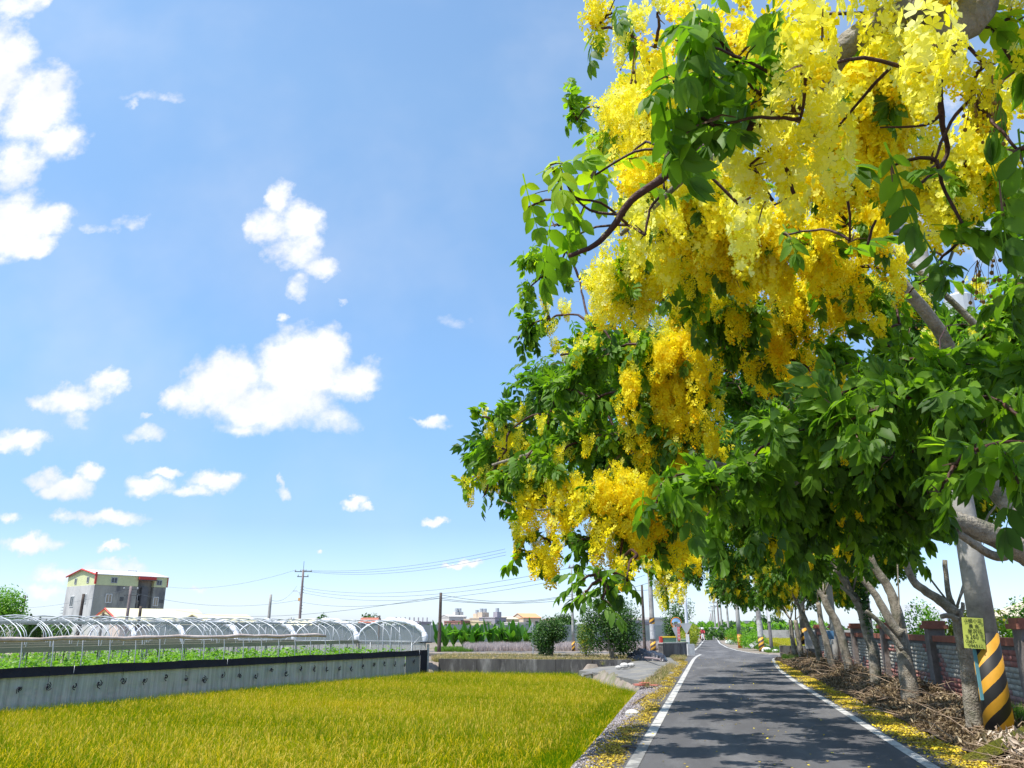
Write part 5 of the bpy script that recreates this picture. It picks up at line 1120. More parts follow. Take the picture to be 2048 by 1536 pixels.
# middle distance, left half
def gp2(px_, f): q = FW(px_, 1256, f); q.z = 0; return q
def htop(py, f): return EYE + (1256 - py) / 1656 * f
pl = pole('tall dark pole with two crossarms and a street lamp, leaning over the greenhouse', gp2(598, 110), htop(1142, 110), .2, .13, M['woodgrey'], (0, 0), ((htop(1146, 110), 2.3, 4, .3), (htop(1156, 110), 1.5, 2, .3)))
h_ = htop(1142, 110); b = MB(); b.tube([(0, 0, h_), (0, 0, h_ + 1.1)], .03, 5); b.build('lightning_rod', M['metaldark'], pl)
b = MB(); b.tube([(-.1, 0, h_ - 3.6), (-.35, 0, h_ - 3.0), (-.8, 0, h_ - 2.8)], .04, 6); b.box((-1.05, 0, h_ - 2.8), (.5, .2, .1)); b.build('lamp_arm', M['greysheet'], pl)
b = MB(); b.box((-.28, 0, h_ - 3.9), (.26, .2, .4)); b.build('switch_box', mat('orange_box', (.6, .33, .12), .7), pl)
for z in (h_ - 2.2, h_ - 2.6, h_ - 3.0, h_ - 4.7, h_ - 5.1, h_ - 5.5): b = MB(); b.box((.18, 0, z), (.22, .06, .06)); b.build('wire_bracket', M['metaldark'], pl)
pole('stub concrete pole left of the tall one with crossarms', gp2(536, 96), htop(1191, 96), .2, .15, M['concrete'], (.0, 0))
pole('short dark wooden pole standing before the banana plants', Vector((G(878, 1304).x, G(878, 1304).y, 0)), 4.25, .15, .10, M['wood'], (.006, 0))
q = G(1147, 1302); pole('slim light grey pole with a small top crossarm left of the large bush', Vector((q.x, q.y, 0)), htop(1131, 62), .12, .05, M['concrete'], (-.004, 0), ((htop(1134, 62), .5, 2, 0),), (.75, -.1, M['stripe2']))
q = G(1307, 1303); pe = pole('grey concrete pole with torn posters above its striped foot beside the green kiosk', Vector((q.x, q.y, 0)), 8.0, .20, .15, M['concrete'], (0, 0), (), (.75, -.1, M['stripe2']))
b = MB(); b.tube([(0, 0, 2.45), (0, 0, 2.0)], .205, 14); b.build('upper_band', M['stripe2'], pe); b = MB(); b.tube([(0, 0, 1.98), (0, 0, .9)], .208, 14); b.build('paper_layer', mat('torn_paper', (.55, .55, .54), .8, (.3, .3, .32), 6), pe)
q = G(1290, 1305); pole('thin black wooden pole close left of the poster-covered pole', Vector((q.x, q.y, 0)), htop(1172, 60), .12, .08, M['wood'], (.0, 0))
q = G(1378, 1300, 0); pole('white painted pole with a striped sleeve behind the traffic mirror', FW(1374, 1256, 60) * Vector((1, 1, 0)) if False else Vector((*FW(1374, 1256, 60).xy, 0)), htop(1190, 60), .14, .10, mat('pale_pole', (.55, .58, .63), .6), (0, 0), (), None)
po = [o for o in bpy.data.objects if o.get('label', '').startswith('white painted pole')][0]
b = MB(); b.tube([(0, 0, 2.0), (0, 0, 1.05)], .165, 14); b.build('striped_sleeve', M['stripe'], po)
for (x, yt, f, lab, arms, r_) in ((40, 1193, 150, 'pole with a short arm beside the bushy tree at the left edge', 1, .14), (251, 1175, 100, 'pole with three pale insulators in front of the tall concrete house', 3, .2), (157, 1190, 105, 'dark stepped wooden pole before the left end of the tall house', 0, .22), (276, 1214, 98, 'dark leaning pole in front of the cream-roofed wing', 0, .2), (202, 1226, 90, 'short dark post before the red-edged gable', 0, .15), (373, 1227, 130, 'small dark pole right of the cream-roofed wing', 0, .14), (403, 1232, 130, 'smaller dark pole just right of another beyond the wing', 0, .13), (90, 1237, 130, 'short post among the pointed dark cypresses', 0, .12), (758, 1232, 95, 'short thick post rising behind the nearest padded arch', 0, .13), (581, 1236, 125, 'small pole with a tiny arm left of the tall leaning one', 1, .1)):
    h = htop(yt, f); pole(lab, gp2(x, f), h, r_, r_ * .8, M['wood'] if f < 160 and x not in (251,) else M['woodgrey'], (0, 0), ((h - .4, 1.9, 3, .2), (h - 1.1, 1.5, 0, .2)) if arms == 3 else (((h - .3, 1.0, 2, 0),) if arms == 1 else ()))
# the row that recedes along the right of the road
q = G(1524, 1303); p1_ = pole('striped concrete pole plastered with papers at the corner of the side road', Vector((q.x, q.y, 0)), 9, .2, .15, M['concrete'], (-.01, 0), (), (1.05, -.1, M['stripe2']))
b = MB(); b.tube([(-.01, 0, 2.25), (-.01, 0, 1.08)], .208, 16); b.build('paper_layer', mat('torn_paper_b', (.52, .52, .5), .8, (.28, .26, .22), 7), p1_)
q = G(1544, 1303); p2_ = pole('thin dark pole with a white notice, right of the paper-plastered pole', Vector((q.x, q.y, 0)), 7.5, .13, .09, mat('dark_concrete_pole', (.15, .14, .14), .9, (.22, .2, .2), 4), (-.01, 0)); b = MB(); b.box((-.02, -.15, 2.6), (.2, .02, .85)); b.build('notice', M['white'], p2_)
q = G(1481, 1296); pole('concrete pole with orange hoop stripes among the green shrubs', Vector((q.x, q.y, 0)), 10, .19, .14, M['concrete'], (-.008, 0), (), (1.15, -.1, M['stripe3']))
for i, (x, yb, yt, sl) in enumerate(((1457, 1277, 1150, .0), (1444, 1275, 1150, -.02), (1438.5, 1274, 1203, 0), (1431, 1272, 1205, -.015), (1427, 1270, 1215, 0), (1423.5, 1268, 1228, 0), (1420, 1266, 1234, 0))):
    f = EYE * 1656 / (yb - 1256); h = min(htop(yt, f), 13)
    pole(('bare concrete pole, %s of the row receding on the right side of the road' % ('first', 'second', 'third', 'fourth', 'fifth', 'sixth', 'last')[i]), Vector((*FW(x, 1256, f).xy, 0)), h, .18, .13, M['concrete'] if i % 3 < 2 else M['woodgrey'], (-.004, 0), ((h - .3, 1.8, 3, 0), (h - 1.0, 1.4, 2, 0)) if i in (2, 3, 4) else ())
q = FW(1607, 1256, 42); pm = pole('grey pole with a striped foot between two slender tree trunks', Vector((q.x, q.y, 0)), 7, .17, .13, M['concrete'], (0, 0), (), (1.7, .9, M['stripe2']))
q = FW(1667, 1256, 36); pole('dull grey pole behind the blue meter box', Vector((q.x, q.y, 0)), 7, .15, .12, M['concrete'])
q = FW(1729, 1256, 36); pole('rusty grey pole seen between the forked trunk and the ivy trunk', Vector((q.x + .2, q.y, 0)), 6.5, .15, .12, M['woodgrey'])
# wires
def cable(p, q_, sag, r=.018, label=None, n=14):
    b = MB(); p = Vector(p); q_ = Vector(q_); pts = []
    for i in range(n + 1):
        t = i / n; v = p.lerp(q_, t); v.z -= sag * 4 * t * (1 - t); pts.append(v)
    b.tube(pts, r, 4, cap=False); o = b.build('power_line', M['wire'], None); return tag(o, label, 'cable', 'overhead power lines')
W_ = [((322, 1172, 150), (592, 1140, 110), 1.2, 'single wire from the tall concrete house to the crossarmed pole'),
 ((604, 1140, 110), (1010, 1098, 75), .8, 'topmost wire running right from the crossarmed pole into the blossom'), ((606, 1141, 110), (1012, 1104, 75), .9, 'second wire from the top of the crossarmed pole towards the blossom'), ((606, 1142, 110), (1012, 1110, 75), 1.0, 'third wire from the top of the crossarmed pole towards the blossom'),
 ((600, 1174, 110), (1143, 1135, 62), 1.3, 'upper middle wire between the crossarmed pole and the slim grey pole'), ((600, 1179, 110), (1143, 1147, 62), 1.3, 'middle wire between the crossarmed pole and the slim grey pole'), ((600, 1184, 110), (1143, 1155, 62), 1.4, 'lower middle wire between the crossarmed pole and the slim grey pole'),
 ((352, 1220, 112), (883, 1192, 58), 1.1, 'dark thick wire crossing low from the cream wing to the short wooden pole'), ((598, 1203, 109), (883, 1196, 58), .6, 'wire from the foot brackets of the crossarmed pole to the short wooden pole'),
 ((884, 1190, 58), (1146, 1188, 62), .5, 'low dark wire from the short wooden pole to the slim grey pole'), ((883, 1200, 58), (1290, 1150, 60), .9, 'wire rising from the short wooden pole behind the hanging leaves'), ((884, 1197, 58), (1300, 1165, 60), .8, 'lower wire rising from the short wooden pole behind the hanging leaves'),
 ((1147, 1132, 62), (1296, 1180, 60), .6, 'wire falling right from the slim grey pole top'), ((1147, 1132, 62), (1300, 1120, 60), .4, 'wire rising right from the slim grey pole top'),
 ((0, 1215, 150), (250, 1180, 100), .8, 'thin wire left of the tall concrete house'), ((258, 1183, 100), (598, 1200, 110), 1.2, 'faint wire behind the greenhouse hoops left of the crossarmed pole'),
 ((538, 1198, 96), (594, 1172, 110), .9, 'slack wire between the stub pole and the crossarmed pole')]
for (a, c, s_, lab) in W_: cable(FW(*a), FW(*c), s_, .015, lab)
cable((NB.x, NB.y, 8.4), (FW(1667, 1200, 60)), .5, .02, 'wire running back from the near pole along the trees'); cable(R(2060, 60, 9), (NB.x - .6, NB.y, 6.0), .05, .022, 'thick black wire slanting across the upper right corner'); cable(R(2080, 160, 9), (NB.x + .7, NB.y + .1, 5.6), .05, .02, 'second black wire slanting at the right edge')
cable((NB.x - .9, NB.y + .3, 8.9), FW(1600, 1080, 30), .2, .018, 'wire from the crossarm of the near pole down behind the blossom')

# ------------------------------------------------------------ crossroads furniture
q = G(1340, 1314); cb = thing('concrete_barrier', 'low stained concrete block wall at the left corner of the crossroads', 'barrier', (-2.9, 52, 0))
b = MB(); a = G(1322, 1316); c = G(1370, 1313); d = c - a; L_ = d.length; b.box(((a.x + c.x) / 2, (a.y + c.y) / 2 + .15, .36), (L_, .3, .86), math.atan2(d.y, d.x)); b.build('block', M['concrete_dark'], cb, world=True)
b = MB(); b.box(((a.x + c.x) / 2, (a.y + c.y) / 2 + .15, .82), (L_ + .08, .36, .07), math.atan2(d.y, d.x)); b.build('top_slab', M['concrete'], cb, world=True)
a = G(1372, 1311); wb = thing('parapet_block', 'short whitewashed parapet between the barrier and the road', 'barrier', (a.x + .3, a.y + .6, 0)); b = MB(); b.box((a.x + .28, a.y + .9, .32), (.5, .25, .74), .5); b.build('block', mat('whitewash', (.42, .42, .41), .9, (.55, .55, .54), 5), wb, world=True)
kk = gp2(1337, 58); ks = thing('green_kiosk', 'green-sided stand with a yellow top rail and a red end post behind the barrier', 'kiosk', tuple(kk))
b = MB(); b.box((0, 0, .55), (.98, .5, 1.0)); b.build('panel_body', mat('pale_green_panel', (.20, .34, .22), .6, (.25, .38, .26), 2, stretch=(14, 1, .4)), ks)
for i in range(9): b = MB(); b.box((-.45 + i * .112, -.265, .5), (.03, .02, .86)); b.build('rib', mat('green_rib', (.24, .38, .26), .6) if i == 0 else bpy.data.materials['green_rib'], ks)
b = MB(); b.box((0, -.02, 1.1), (1.1, .6, .08)); b.build('top_rail', M['yellow'], ks); b = MB(); b.box((.54, -.2, .55), (.06, .06, 1.02)); b.build('side_rail', M['yellow'], ks); b = MB(); b.box((-.62, -.1, .6), (.16, .4, 1.05)); b.build('end_post', M['red'], ks)
ks.rotation_euler = (0, 0, YAW + .08)
ab = thing('leaning_panel', 'green wire-ribbed panel leaning behind the barrier by the sign posts', 'panel', tuple(gp2(1367, 57)), rz=YAW); b = MB(); b.box((0, 0, .72), (.55, .03, .55)); b.build('sheet', bpy.data.materials['green_rib'], ab)
for i in range(4): b = MB(); b.box((0, -.03, .52 + i * .14), (.56, .02, .02)); b.build('bar', M['cream'], ab)
# traffic mirror
mq = gp2(1353, 56.5); mi = thing('traffic_mirror', 'round convex traffic mirror with an orange rim above the kiosk', 'mirror', tuple(mq), rz=YAW + .1)
b = MB(); b.tube([(0, .05, -.1), (0, .05, 2.3)], .04, 8); b.build('post', M['steel'], mi)
b = MB(); K = 28; vs = []; 
for j, (rr, yy_) in enumerate(((.0, -.10), (.15, -.09), (.28, -.05), (.345, -.01))):
    for k in range(K): a_ = 2 * PI * k / K; vs.append((rr * math.cos(a_), yy_, 2.02 + rr * math.sin(a_)))
fs = [(j * K + k, j * K + (k + 1) % K, (j + 1) * K + (k + 1) % K, (j + 1) * K + k) for j in range(3) for k in range(K)]
b.add(vs, fs); b.build('mirror_face', mat('mirror_glass', (.75, .78, .8), .06, metal=1.0), mi, smooth=True)
b = MB(); b.tube([(.365 * math.cos(2 * PI * k / 24), -.02, 2.02 + .365 * math.sin(2 * PI * k / 24)) for k in range(25)], .03, 6); b.build('rim', M['orange'], mi, smooth=True); b = MB(); b.tube([(0, .06, 2.02), (0, .0, 2.02)], [.3, .36], 20); b.build('back_shell', M['orange'], mi)
b = MB(); b.add([(-.34, -.06, 1.72), (.12, -.06, 1.78), (.1, -.06, 1.30), (-.06, -.06, 1.05), (-.34, -.04, 1.72), (.12, -.04, 1.78), (.1, -.04, 1.30), (-.06, -.04, 1.05)], [(0, 3, 2, 1), (4, 5, 6, 7), (0, 1, 5, 4), (1, 2, 6, 5), (2, 3, 7, 6), (3, 0, 4, 7)]); b.build('lower_plate', M['greysheet'], mi)
rs = thing('red_sign', 'narrow red sign board with white characters fixed beside the traffic mirror', 'sign', tuple(gp2(1357, 56)), rz=YAW); b = MB(); b.box((0, 0, 1.33), (.17, .03, .86)); b.build('board', mat('sign_red', (.62, .13, .13), .6), rs)
b = MB(); b.tube([(0, .05, -.1), (0, .05, 1.3)], .03, 6); b.build('post', M['metaldark'], rs)
for i, ch in enumerate('小心來車'): text(ch, 0, 1.66 - i * .2, .15, M['white'], rs, y=-.02)
tri_ = thing('yield_sign', 'pale inverted triangle sign seen from behind, right of the traffic mirror', 'sign', tuple(gp2(1372.5, 55)), rz=YAW); b = MB(); b.add([(-.42, 0, 2.0), (.42, 0, 2.0), (0, 0, 1.28), (-.42, .02, 2.0), (.42, .02, 2.0), (0, .02, 1.28)], [(0, 2, 1), (3, 4, 5), (0, 1, 4, 3), (1, 2, 5, 4), (2, 0, 3, 5)]); b.build('plate', M['greysheet'], tri_)
b = MB(); b.tube([(.0, .05, -.1), (0.0, .05, 1.9)], .03, 8); b.build('post', M['steel'], tri_); b = MB(); b.box((.04, -.02, 1.05), (.22, .02, .5)); b.build('notice', M['white'], tri_)
q = G(1066, 1313); ws = thing('warning_sign', 'grey triangular sign seen from behind on a slim post left of the round dark bush', 'sign', (q.x, q.y, 0), rz=YAW + .3); b = MB(); b.add([(-.36, 0, 1.42), (.36, 0, 1.42), (0, 0, 2.06), (-.36, .02, 1.42), (.36, .02, 1.42), (0, .02, 2.06)], [(0, 1, 2), (3, 5, 4), (0, 3, 4, 1), (1, 4, 5, 2), (2, 5, 3, 0)]); b.build('plate', M['greysheet'], ws)
b = MB(); b.tube([(0, -.03, -.1), (0, -.03, 1.95)], .035, 8); b.build('post', M['steel'], ws); b = MB(); b.box((-.02, -.05, .95), (.22, .02, .3)); b.build('plate_small', M['greysheet'], ws)
# black plastic heap
tp2 = G(1292, 1322); b = MB(); nu, nv_ = 26, 12
for i in range(nu):
    for j in range(nv_):
        u = i / (nu - 1); v = j / (nv_ - 1); x = (u - .5) * 2.2; y = (v - .5) * 1.4; e = max(0, 1 - (2 * u - 1) ** 2) * max(0, 1 - (2 * v - 1) ** 2)
        b.v.append((x, y, e ** .5 * .55 + .30 * e * mnoise.noise(Vector((x * 2.5, y * 3, 1))) + .12 * mnoise.noise(Vector((x * 7, y * 7, 2)))))
for i in range(nu - 1):
    for j in range(nv_ - 1): a = i * nv_ + j; b.f.append((a, a + nv_, a + nv_ + 1, a + 1))
o = b.build('plastic_heap', M['tarp']); o.location = (tp2.x, tp2.y + .4, 0); tag(o, 'crumpled heap of black plastic sheeting at the foot of the large dark bush', 'plastic sheet')
for i, (a, c, r_, lab) in enumerate((((1290, 1318), (1322, 1322), .06, 'grey plank lying over the black plastic heap'), ((1298, 1360), (1327, 1342), .04, 'long stick lying on the concrete apron near the road'), ((1262, 1415), (1289, 1396), .035, 'bent bamboo stick on the gravel slope'), ((1243, 1497), (1272, 1499), .02, 'short dark twig lying among the petals by the left line'))):
    b = MB(); p_ = G(*a, .12 if i == 0 else (.0 if i != 2 else -.1)); q_ = G(*c, .2 if i == 0 else (.02 if i != 2 else .0)); b.tube([p_ + Vector((0, 0, r_)), (p_ + q_) / 2 + Vector((0, 0, r_ + .02)), q_ + Vector((0, 0, r_))], [r_, r_ * .9, r_ * .7], 7); thing_mesh('stick', b, M['woodgrey'] if i < 3 else M['wood'], lab, 'stick')
# roadside shoulders of rubble
def stone(label, p_, s_, mt):
    b = MB(); K = 8; rows_ = 5
    for j in range(rows_ + 1):
        th_ = PI * j / rows_
        for k in range(K): a_ = 2 * PI * k / K; rr = math.sin(th_) * (1 + .25 * mnoise.noise(Vector((k, j, p_[0] * 3)))); b.v.append((rr * math.cos(a_) * s_, rr * math.sin(a_) * s_ * .8, math.cos(th_) * s_ * .6))
    for j in range(rows_):
        for k in range(K): b.f.append((j * K + k, (j + 1) * K + k, (j + 1) * K + (k + 1) % K, j * K + (k + 1) % K))
    o = b.build('rock', mt); o.location = p_; o['label'] = label; o['category'] = 'rock'; return o
M['pale_rock'] = mat('pale_rock', (.42, .40, .38), .9, (.55, .53, .5), 6, .5)
q = G(1533, 1303); stone('white rock at the foot of the paper-plastered pole', (q.x, q.y - .3, .1), .38, mat('white_bag', (.65, .65, .65), .7)); q = G(1551, 1305); stone('small white stone beside the low concrete block right of the road', (q.x, q.y, .08), .25, bpy.data.materials['white_bag'])
q = G(1265, 1426); stone('pale rounded stone lying by the bamboo stick on the slope', (q.x, q.y, -.02), .16, M['pale_rock']); q = G(1253, 1460); 
for (x, y, s_, lab) in ((1249, 1333, .22, 'rubble lump by the canal wall end'), (1262, 1332, .18, 'smaller rubble lump right of another by the canal wall end'), (1237, 1337, .15, 'small pale rubble piece on the apron top edge')):
    q = G(x, y); stone(lab, (q.x, q.y, .04), s_, M['pale_rock'])
q = G(1293, 1373); b = MB()
for i in range(5): b.box((random.uniform(-.25, .25), random.uniform(-.3, .3), .03 + .02 * i), (.22, .3, .015), random.uniform(0, 3))
o = thing_mesh('litter', b, mat('red_litter', (.5, .16, .12), .7), 'scraps of red plastic litter on the gravel edge', 'litter'); o.location = (q.x, q.y, -.02)
# road kerb stone heap right corner
q = G(1600, 1316); b = MB(); b.box((3.95 + .0, 51.2, .3), (.28, 2.6, .84), .05); cbr = thing('corner_block', 'low mossy concrete block wall at the right corner beyond the last tree', 'barrier', (4.6, 51, 0)); b.v = []; b.f = []; b.box((4.9, 50.6, .3), (2.1, .28, .84), .03); b.build('block', M['concrete_dark'], cbr, world=True)
# fallen white barrier board
q = G(1512, 1302); b = MB(); b.box((0, 0, .35), (1.1, .04, .3), 0, Matrix.Rotation(-.55, 3, 'Y')); o = thing_mesh('fallen_board', b, M['white'], 'white board leaning askew left of the striped paper-covered pole', 'board'); o.location = (q.x + .1, q.y + .8, .25)
# meter box and board by the wall
q = FW(1659, 1256, 34.5); mb_ = thing('meter_box', 'small blue meter box on a post among the slender trunks', 'meter box', (q.x, q.y, 0)); b = MB(); b.box((0, 0, 1.42), (.26, .16, .34)); b.build('box', mat('blue_paint', (.10, .22, .38), .5), mb_); b = MB(); b.tube([(0, .06, 0), (0, .06, 1.5)], .03, 6); b.build('post', M['steel'], mb_)
b = MB(); b.tube([(.02, 0, 1.22), (.02, 0, 1.05)], .07, 8); b.build('meter_glass', M['white'], mb_)
q = FW(1618, 1256, 39.6); nb_ = thing('notice_board', 'pale grey notice cabinet on legs behind the crooked trunk', 'board', (q.x, q.y, 0), rz=YAW); b = MB(); b.box((0, 0, 1.15), (.5, .1, .78)); b.build('cabinet', M['greysheet'], nb_); [MB().tube([(s_, 0, 0), (s_, 0, .8)], .025, 6).build('leg', M['metaldark'], nb_) for s_ in (-.2, .2)]
# mossy slab in the lower right corner
M['moss'] = mat('mossy_concrete', (.10, .115, .012), .95, (.20, .19, .02), 9, 1.0, c3=(.07, .06, .04), scale3=4, bscale=50)
b = MB(); a = G(1968, 1512, .1); c = G(2120, 1432, .3); d = c - a; yaw_ = math.atan2(d.y, d.x); Mx = Matrix.Rotation(yaw_, 3, 'Z') @ Matrix.Rotation(-math.atan2(d.z, math.hypot(d.x, d.y)), 3, 'Y') @ Matrix.Rotation(-.5, 3, 'X'); b.box((a + c) / 2 + Vector((0, .1, 0)), (d.length, .5, .16), 0, Mx); thing_mesh('mossy_slab', b, M['moss'], 'mossy tilted concrete slab in the lower right corner by the striped pole foot', 'slab')
n_ = 1500; xs_ = rng.uniform(3.6, 5.2, n_); ys_ = rng.uniform(10.2, 13.4, n_)
scatter_mesh('pale_dead_leaves', dl, np.stack([xs_, ys_], 1), .13 + rng.uniform(0, .22, n_), .07, .15, leafmat('bleached_leaves', [(0, (.22, .15, .1)), (.5, (.45, .35, .26)), (1, (.62, .52, .42))], .1, islandmix=1, rough=.8, tcol=(1, .9, .7)), tilt=.7)

# ------------------------------------------------------------ rider on a scooter, far down the road
ry = 112.0; rx = D(1405, 1270, ry).x
scr = thing('scooter', 'dark motor scooter coming along the far road', 'scooter', (rx, ry, 0))
b = MB(); b.tube([(0, -.62, .62), (0, -.55, .3), (0, -.1, .26), (0, .5, .3), (0, .75, .6)], [.12, .1, .16, .17, .12], 8); b.box((0, .35, .62), (.26, .75, .24)); b.build('body', mat('scooter_dark', (.05, .05, .07), .4), scr)
b = MB(); b.box((0, -.66, .62), (.34, .08, .55)); b.build('front_shield', M['white'], scr); b = MB(); b.tube([(-.3, -.5, 1.02), (0, -.6, .98), (.3, -.5, 1.02)], .025, 6); b.build('handlebar', M['metaldark'], scr)
for yy_ in (-.72, .62):
    b = MB(); b.tube([(-.05, yy_, .24), (.05, yy_, .24)], .24, 16); b.build('wheel', M['rubber'], scr)
b = MB(); b.tube([(0, -.74, .9), (0, -.68, .9)], .09, 8); b.build('headlight', M['framew'], scr)
pr_ = thing('person', 'rider in a red jacket and white helmet sitting on the far scooter', 'person', (rx, ry + .1, 0))
me = bpy.data.meshes.new('body'); V_ = [(0, .25, .78), (0, .2, 1.05), (0, .12, 1.32), (0, .1, 1.45), (0, .08, 1.6), (.2, .12, 1.36), (.3, -.1, 1.15), (.27, -.45, 1.04), (-.2, .12, 1.36), (-.3, -.1, 1.15), (-.27, -.45, 1.04), (.1, .22, .78), (.18, -.2, .74), (.14, -.32, .32), (.14, -.42, .28), (-.1, .22, .78), (-.18, -.2, .74), (-.14, -.32, .32), (-.14, -.42, .28)]
E_ = [(0, 1), (1, 2), (2, 3), (3, 4), (2, 5), (5, 6), (6, 7), (2, 8), (8, 9), (9, 10), (0, 11), (11, 12), (12, 13), (13, 14), (0, 15), (15, 16), (16, 17), (17, 18)]
me.from_pydata(V_, E_, []); bo = bpy.data.objects.new('body', me); COL.objects.link(bo); bo.parent = pr_
sk = bo.modifiers.new('skin', 'SKIN'); rad_ = [.15, .16, .17, .07, .1, .09, .06, .05, .09, .06, .05, .11, .1, .06, .06, .11, .1, .06, .06]
for v_, r_ in zip(me.skin_vertices[0].data, rad_): v_.radius = (r_, r_)
me.skin_vertices[0].data[0].use_root = True; bo.modifiers.new('sub', 'SUBSURF').levels = 1; me.materials.append(mat('red_jacket', (.45, .05, .07), .8))
b = MB()
for k in range(6):
    pass
b.tube([(0, .08, 1.5), (0, .08, 1.56), (0, .08, 1.66), (0, .08, 1.74), (0, .08, 1.77)], [.1, .14, .15, .1, .02], 12); b.build('helmet', M['framew'], pr_, smooth=True)

# ------------------------------------------------------------ vegetation of the middle distance
M['bush'] = leafmat('dark_bush_leaves', [(0, (.018, .055, .012)), (.5, (.04, .10, .016)), (1, (.11, .22, .025))], .3, islandmix=.7)
M['ybush'] = leafmat('yellow_green_leaves', [(0, (.06, .12, .01)), (.5, (.20, .24, .015)), (1, (.42, .40, .02))], .4, islandmix=.8)
M['gbush'] = leafmat('bright_green_leaves', [(0, (.05, .15, .012)), (.5, (.13, .30, .018)), (1, (.28, .46, .03))], .45, islandmix=.8)
LF = [leaflet(1, .5, .2, .08, False), leaflet(1, .6, -.1, .1, False), leaflet(1, .4, .3, .05, False)]
def bush(label, c, rx_, ry_, h, n_, ls, mt, cat='bush', name='bush', trunk=True, group=None, zb=0.02, lump=6, top=False):
    t = thing(name, label, cat, (c[0], c[1], 0), group)
    cs = []
    for i in range(lump):
        d = rand_dirs(1)[0]; cs.append((np.array([d[0] * rx_ * .5, d[1] * ry_ * .5, zb + h * (.5 + .28 * d[2])]), random.uniform(.42, .62)))
    k = rng.integers(0, lump, n_); d = rand_dirs(n_); rr = rng.uniform(.35, 1.03, n_) ** .7
    C_ = np.array([q[0] for q in cs])[k]; Sx = np.array([q[1] for q in cs])[k]
    P_ = C_ + d * (rr * Sx)[:, None] * np.array([rx_, ry_, h * .62]); P_[:, 2] = np.clip(P_[:, 2], zb, None); P_ += np.array([c[0], c[1], 0])
    up = d + np.array([0, 0, .6]); dd = rand_dirs(n_) + d * .3; Rm = frames(dd, up); idx = rng.integers(0, 3, n_)
    V, Fc, Tt = inst(LF, idx, Rm, rng.uniform(.7, 1.3, n_) * ls, P_, rng.uniform(-.1, .3, n_)); npmesh('foliage', V, Fc, mt, t, tint=Tt, kind='stuff')
    if trunk:
        b = MB()
        for i in range(4): a_ = random.uniform(0, 6.28); b.tube([(c[0], c[1], -.05), (c[0] + .12 * math.cos(a_) * rx_, c[1] + .12 * math.sin(a_) * ry_, h * .35), (c[0] + .4 * math.cos(a_) * rx_, c[1] + .4 * math.sin(a_) * ry_, h * .7)], [.05 * h / 2, .035 * h / 2, .012], 6)
        b.build('trunk', M['bark'], t, world=True)
    return t
q = G(1100, 1318); bush('round dark green bush behind the canal wall', (q.x, q.y + .6), 1.25, 1.15, 2.3, 6500, .12, M['bush'])
q = G(1222, 1322); bush('large dark green bush, tallest beside the black plastic heap', (q.x, q.y + .5), 2.0, 1.6, 3.6, 10500, .13, M['bush'], lump=9)
q = G(1168, 1318); bush('yellow-green bush between the round bush and the large one', (q.x, q.y + .8), .8, .8, 1.9, 2200, .11, M['ybush'])
q = FW(1360, 1256, 78); bush('small leafy tree behind the traffic mirror', (q.x, q.y), 2.1, 1.8, 3.6, 3800, .2, M['bush'], 'tree', 'leafy_tree', zb=.6)
for i, (x, f) in enumerate(((1392, 74), (1396, 84), (1400, 95))): q = FW(x, 1256, f); bush(('yellow-flowering hedge bush nearest the barrier', 'middle yellow-flowering hedge bush on the left verge', 'farthest yellow-flowering hedge bush on the left verge')[i], (q.x - .6, q.y), 1.1, 4.2, 2.1 - .1 * i, 3000, .13, M['ybush'], group='yellow-flowering hedge along the left verge', trunk=False)
for i, (x, f, h) in enumerate(((1497, 72, 1.7), (1506, 66, 1.3), (1470, 90, 1.6), (1512, 78, 1.2))): q = FW(x, 1256, f); bush(('bright green shrub beside the orange-striped pole', 'low bright green shrub before the paper-covered pole', 'bright green shrub farther down the right verge', 'small bright green shrub left of the yellow paddy')[i], (q.x, q.y), 1.3, 1.6, h, 1900, .13, M['gbush'], trunk=False, group='bright shrubs on the right verge')
q = FW(1462, 1256, 105); bush('orange-flowered shrub at the foot of the far poles', (q.x, q.y), .9, 6, 1.0, 1500, .14, leafmat('orange_shrub', [(0, (.2, .1, .02)), (1, (.5, .2, .03))], .3), trunk=False)
for i, (y, x, h) in enumerate(((17.5, 7.6, 2.0), (20.0, 7.4, 2.2), (22.8, 7.8, 2.15), (26, 7.5, 2.25), (30, 7.8, 2.1), (35, 8, 2.6), (41, 8.2, 2.2))):
    bush(('hedge bush behind the wall, at the right edge of the picture', 'hedge bush behind the wall, right beside the striped pole', 'hedge bush behind the wall under the brick pillar by the stubbed tree', 'yellowish hedge bush behind the wall before the white hall', 'hedge bush behind the wall seen through the tree fork', 'taller pale-green bush behind the wall left of the ivy trunk', 'farthest hedge bush behind the wall')[i], (x, y), 1.1, 1.9, h, 5200, .12, M['gbush'] if i != 3 else M['ybush'], group='hedge bushes behind the brick wall')
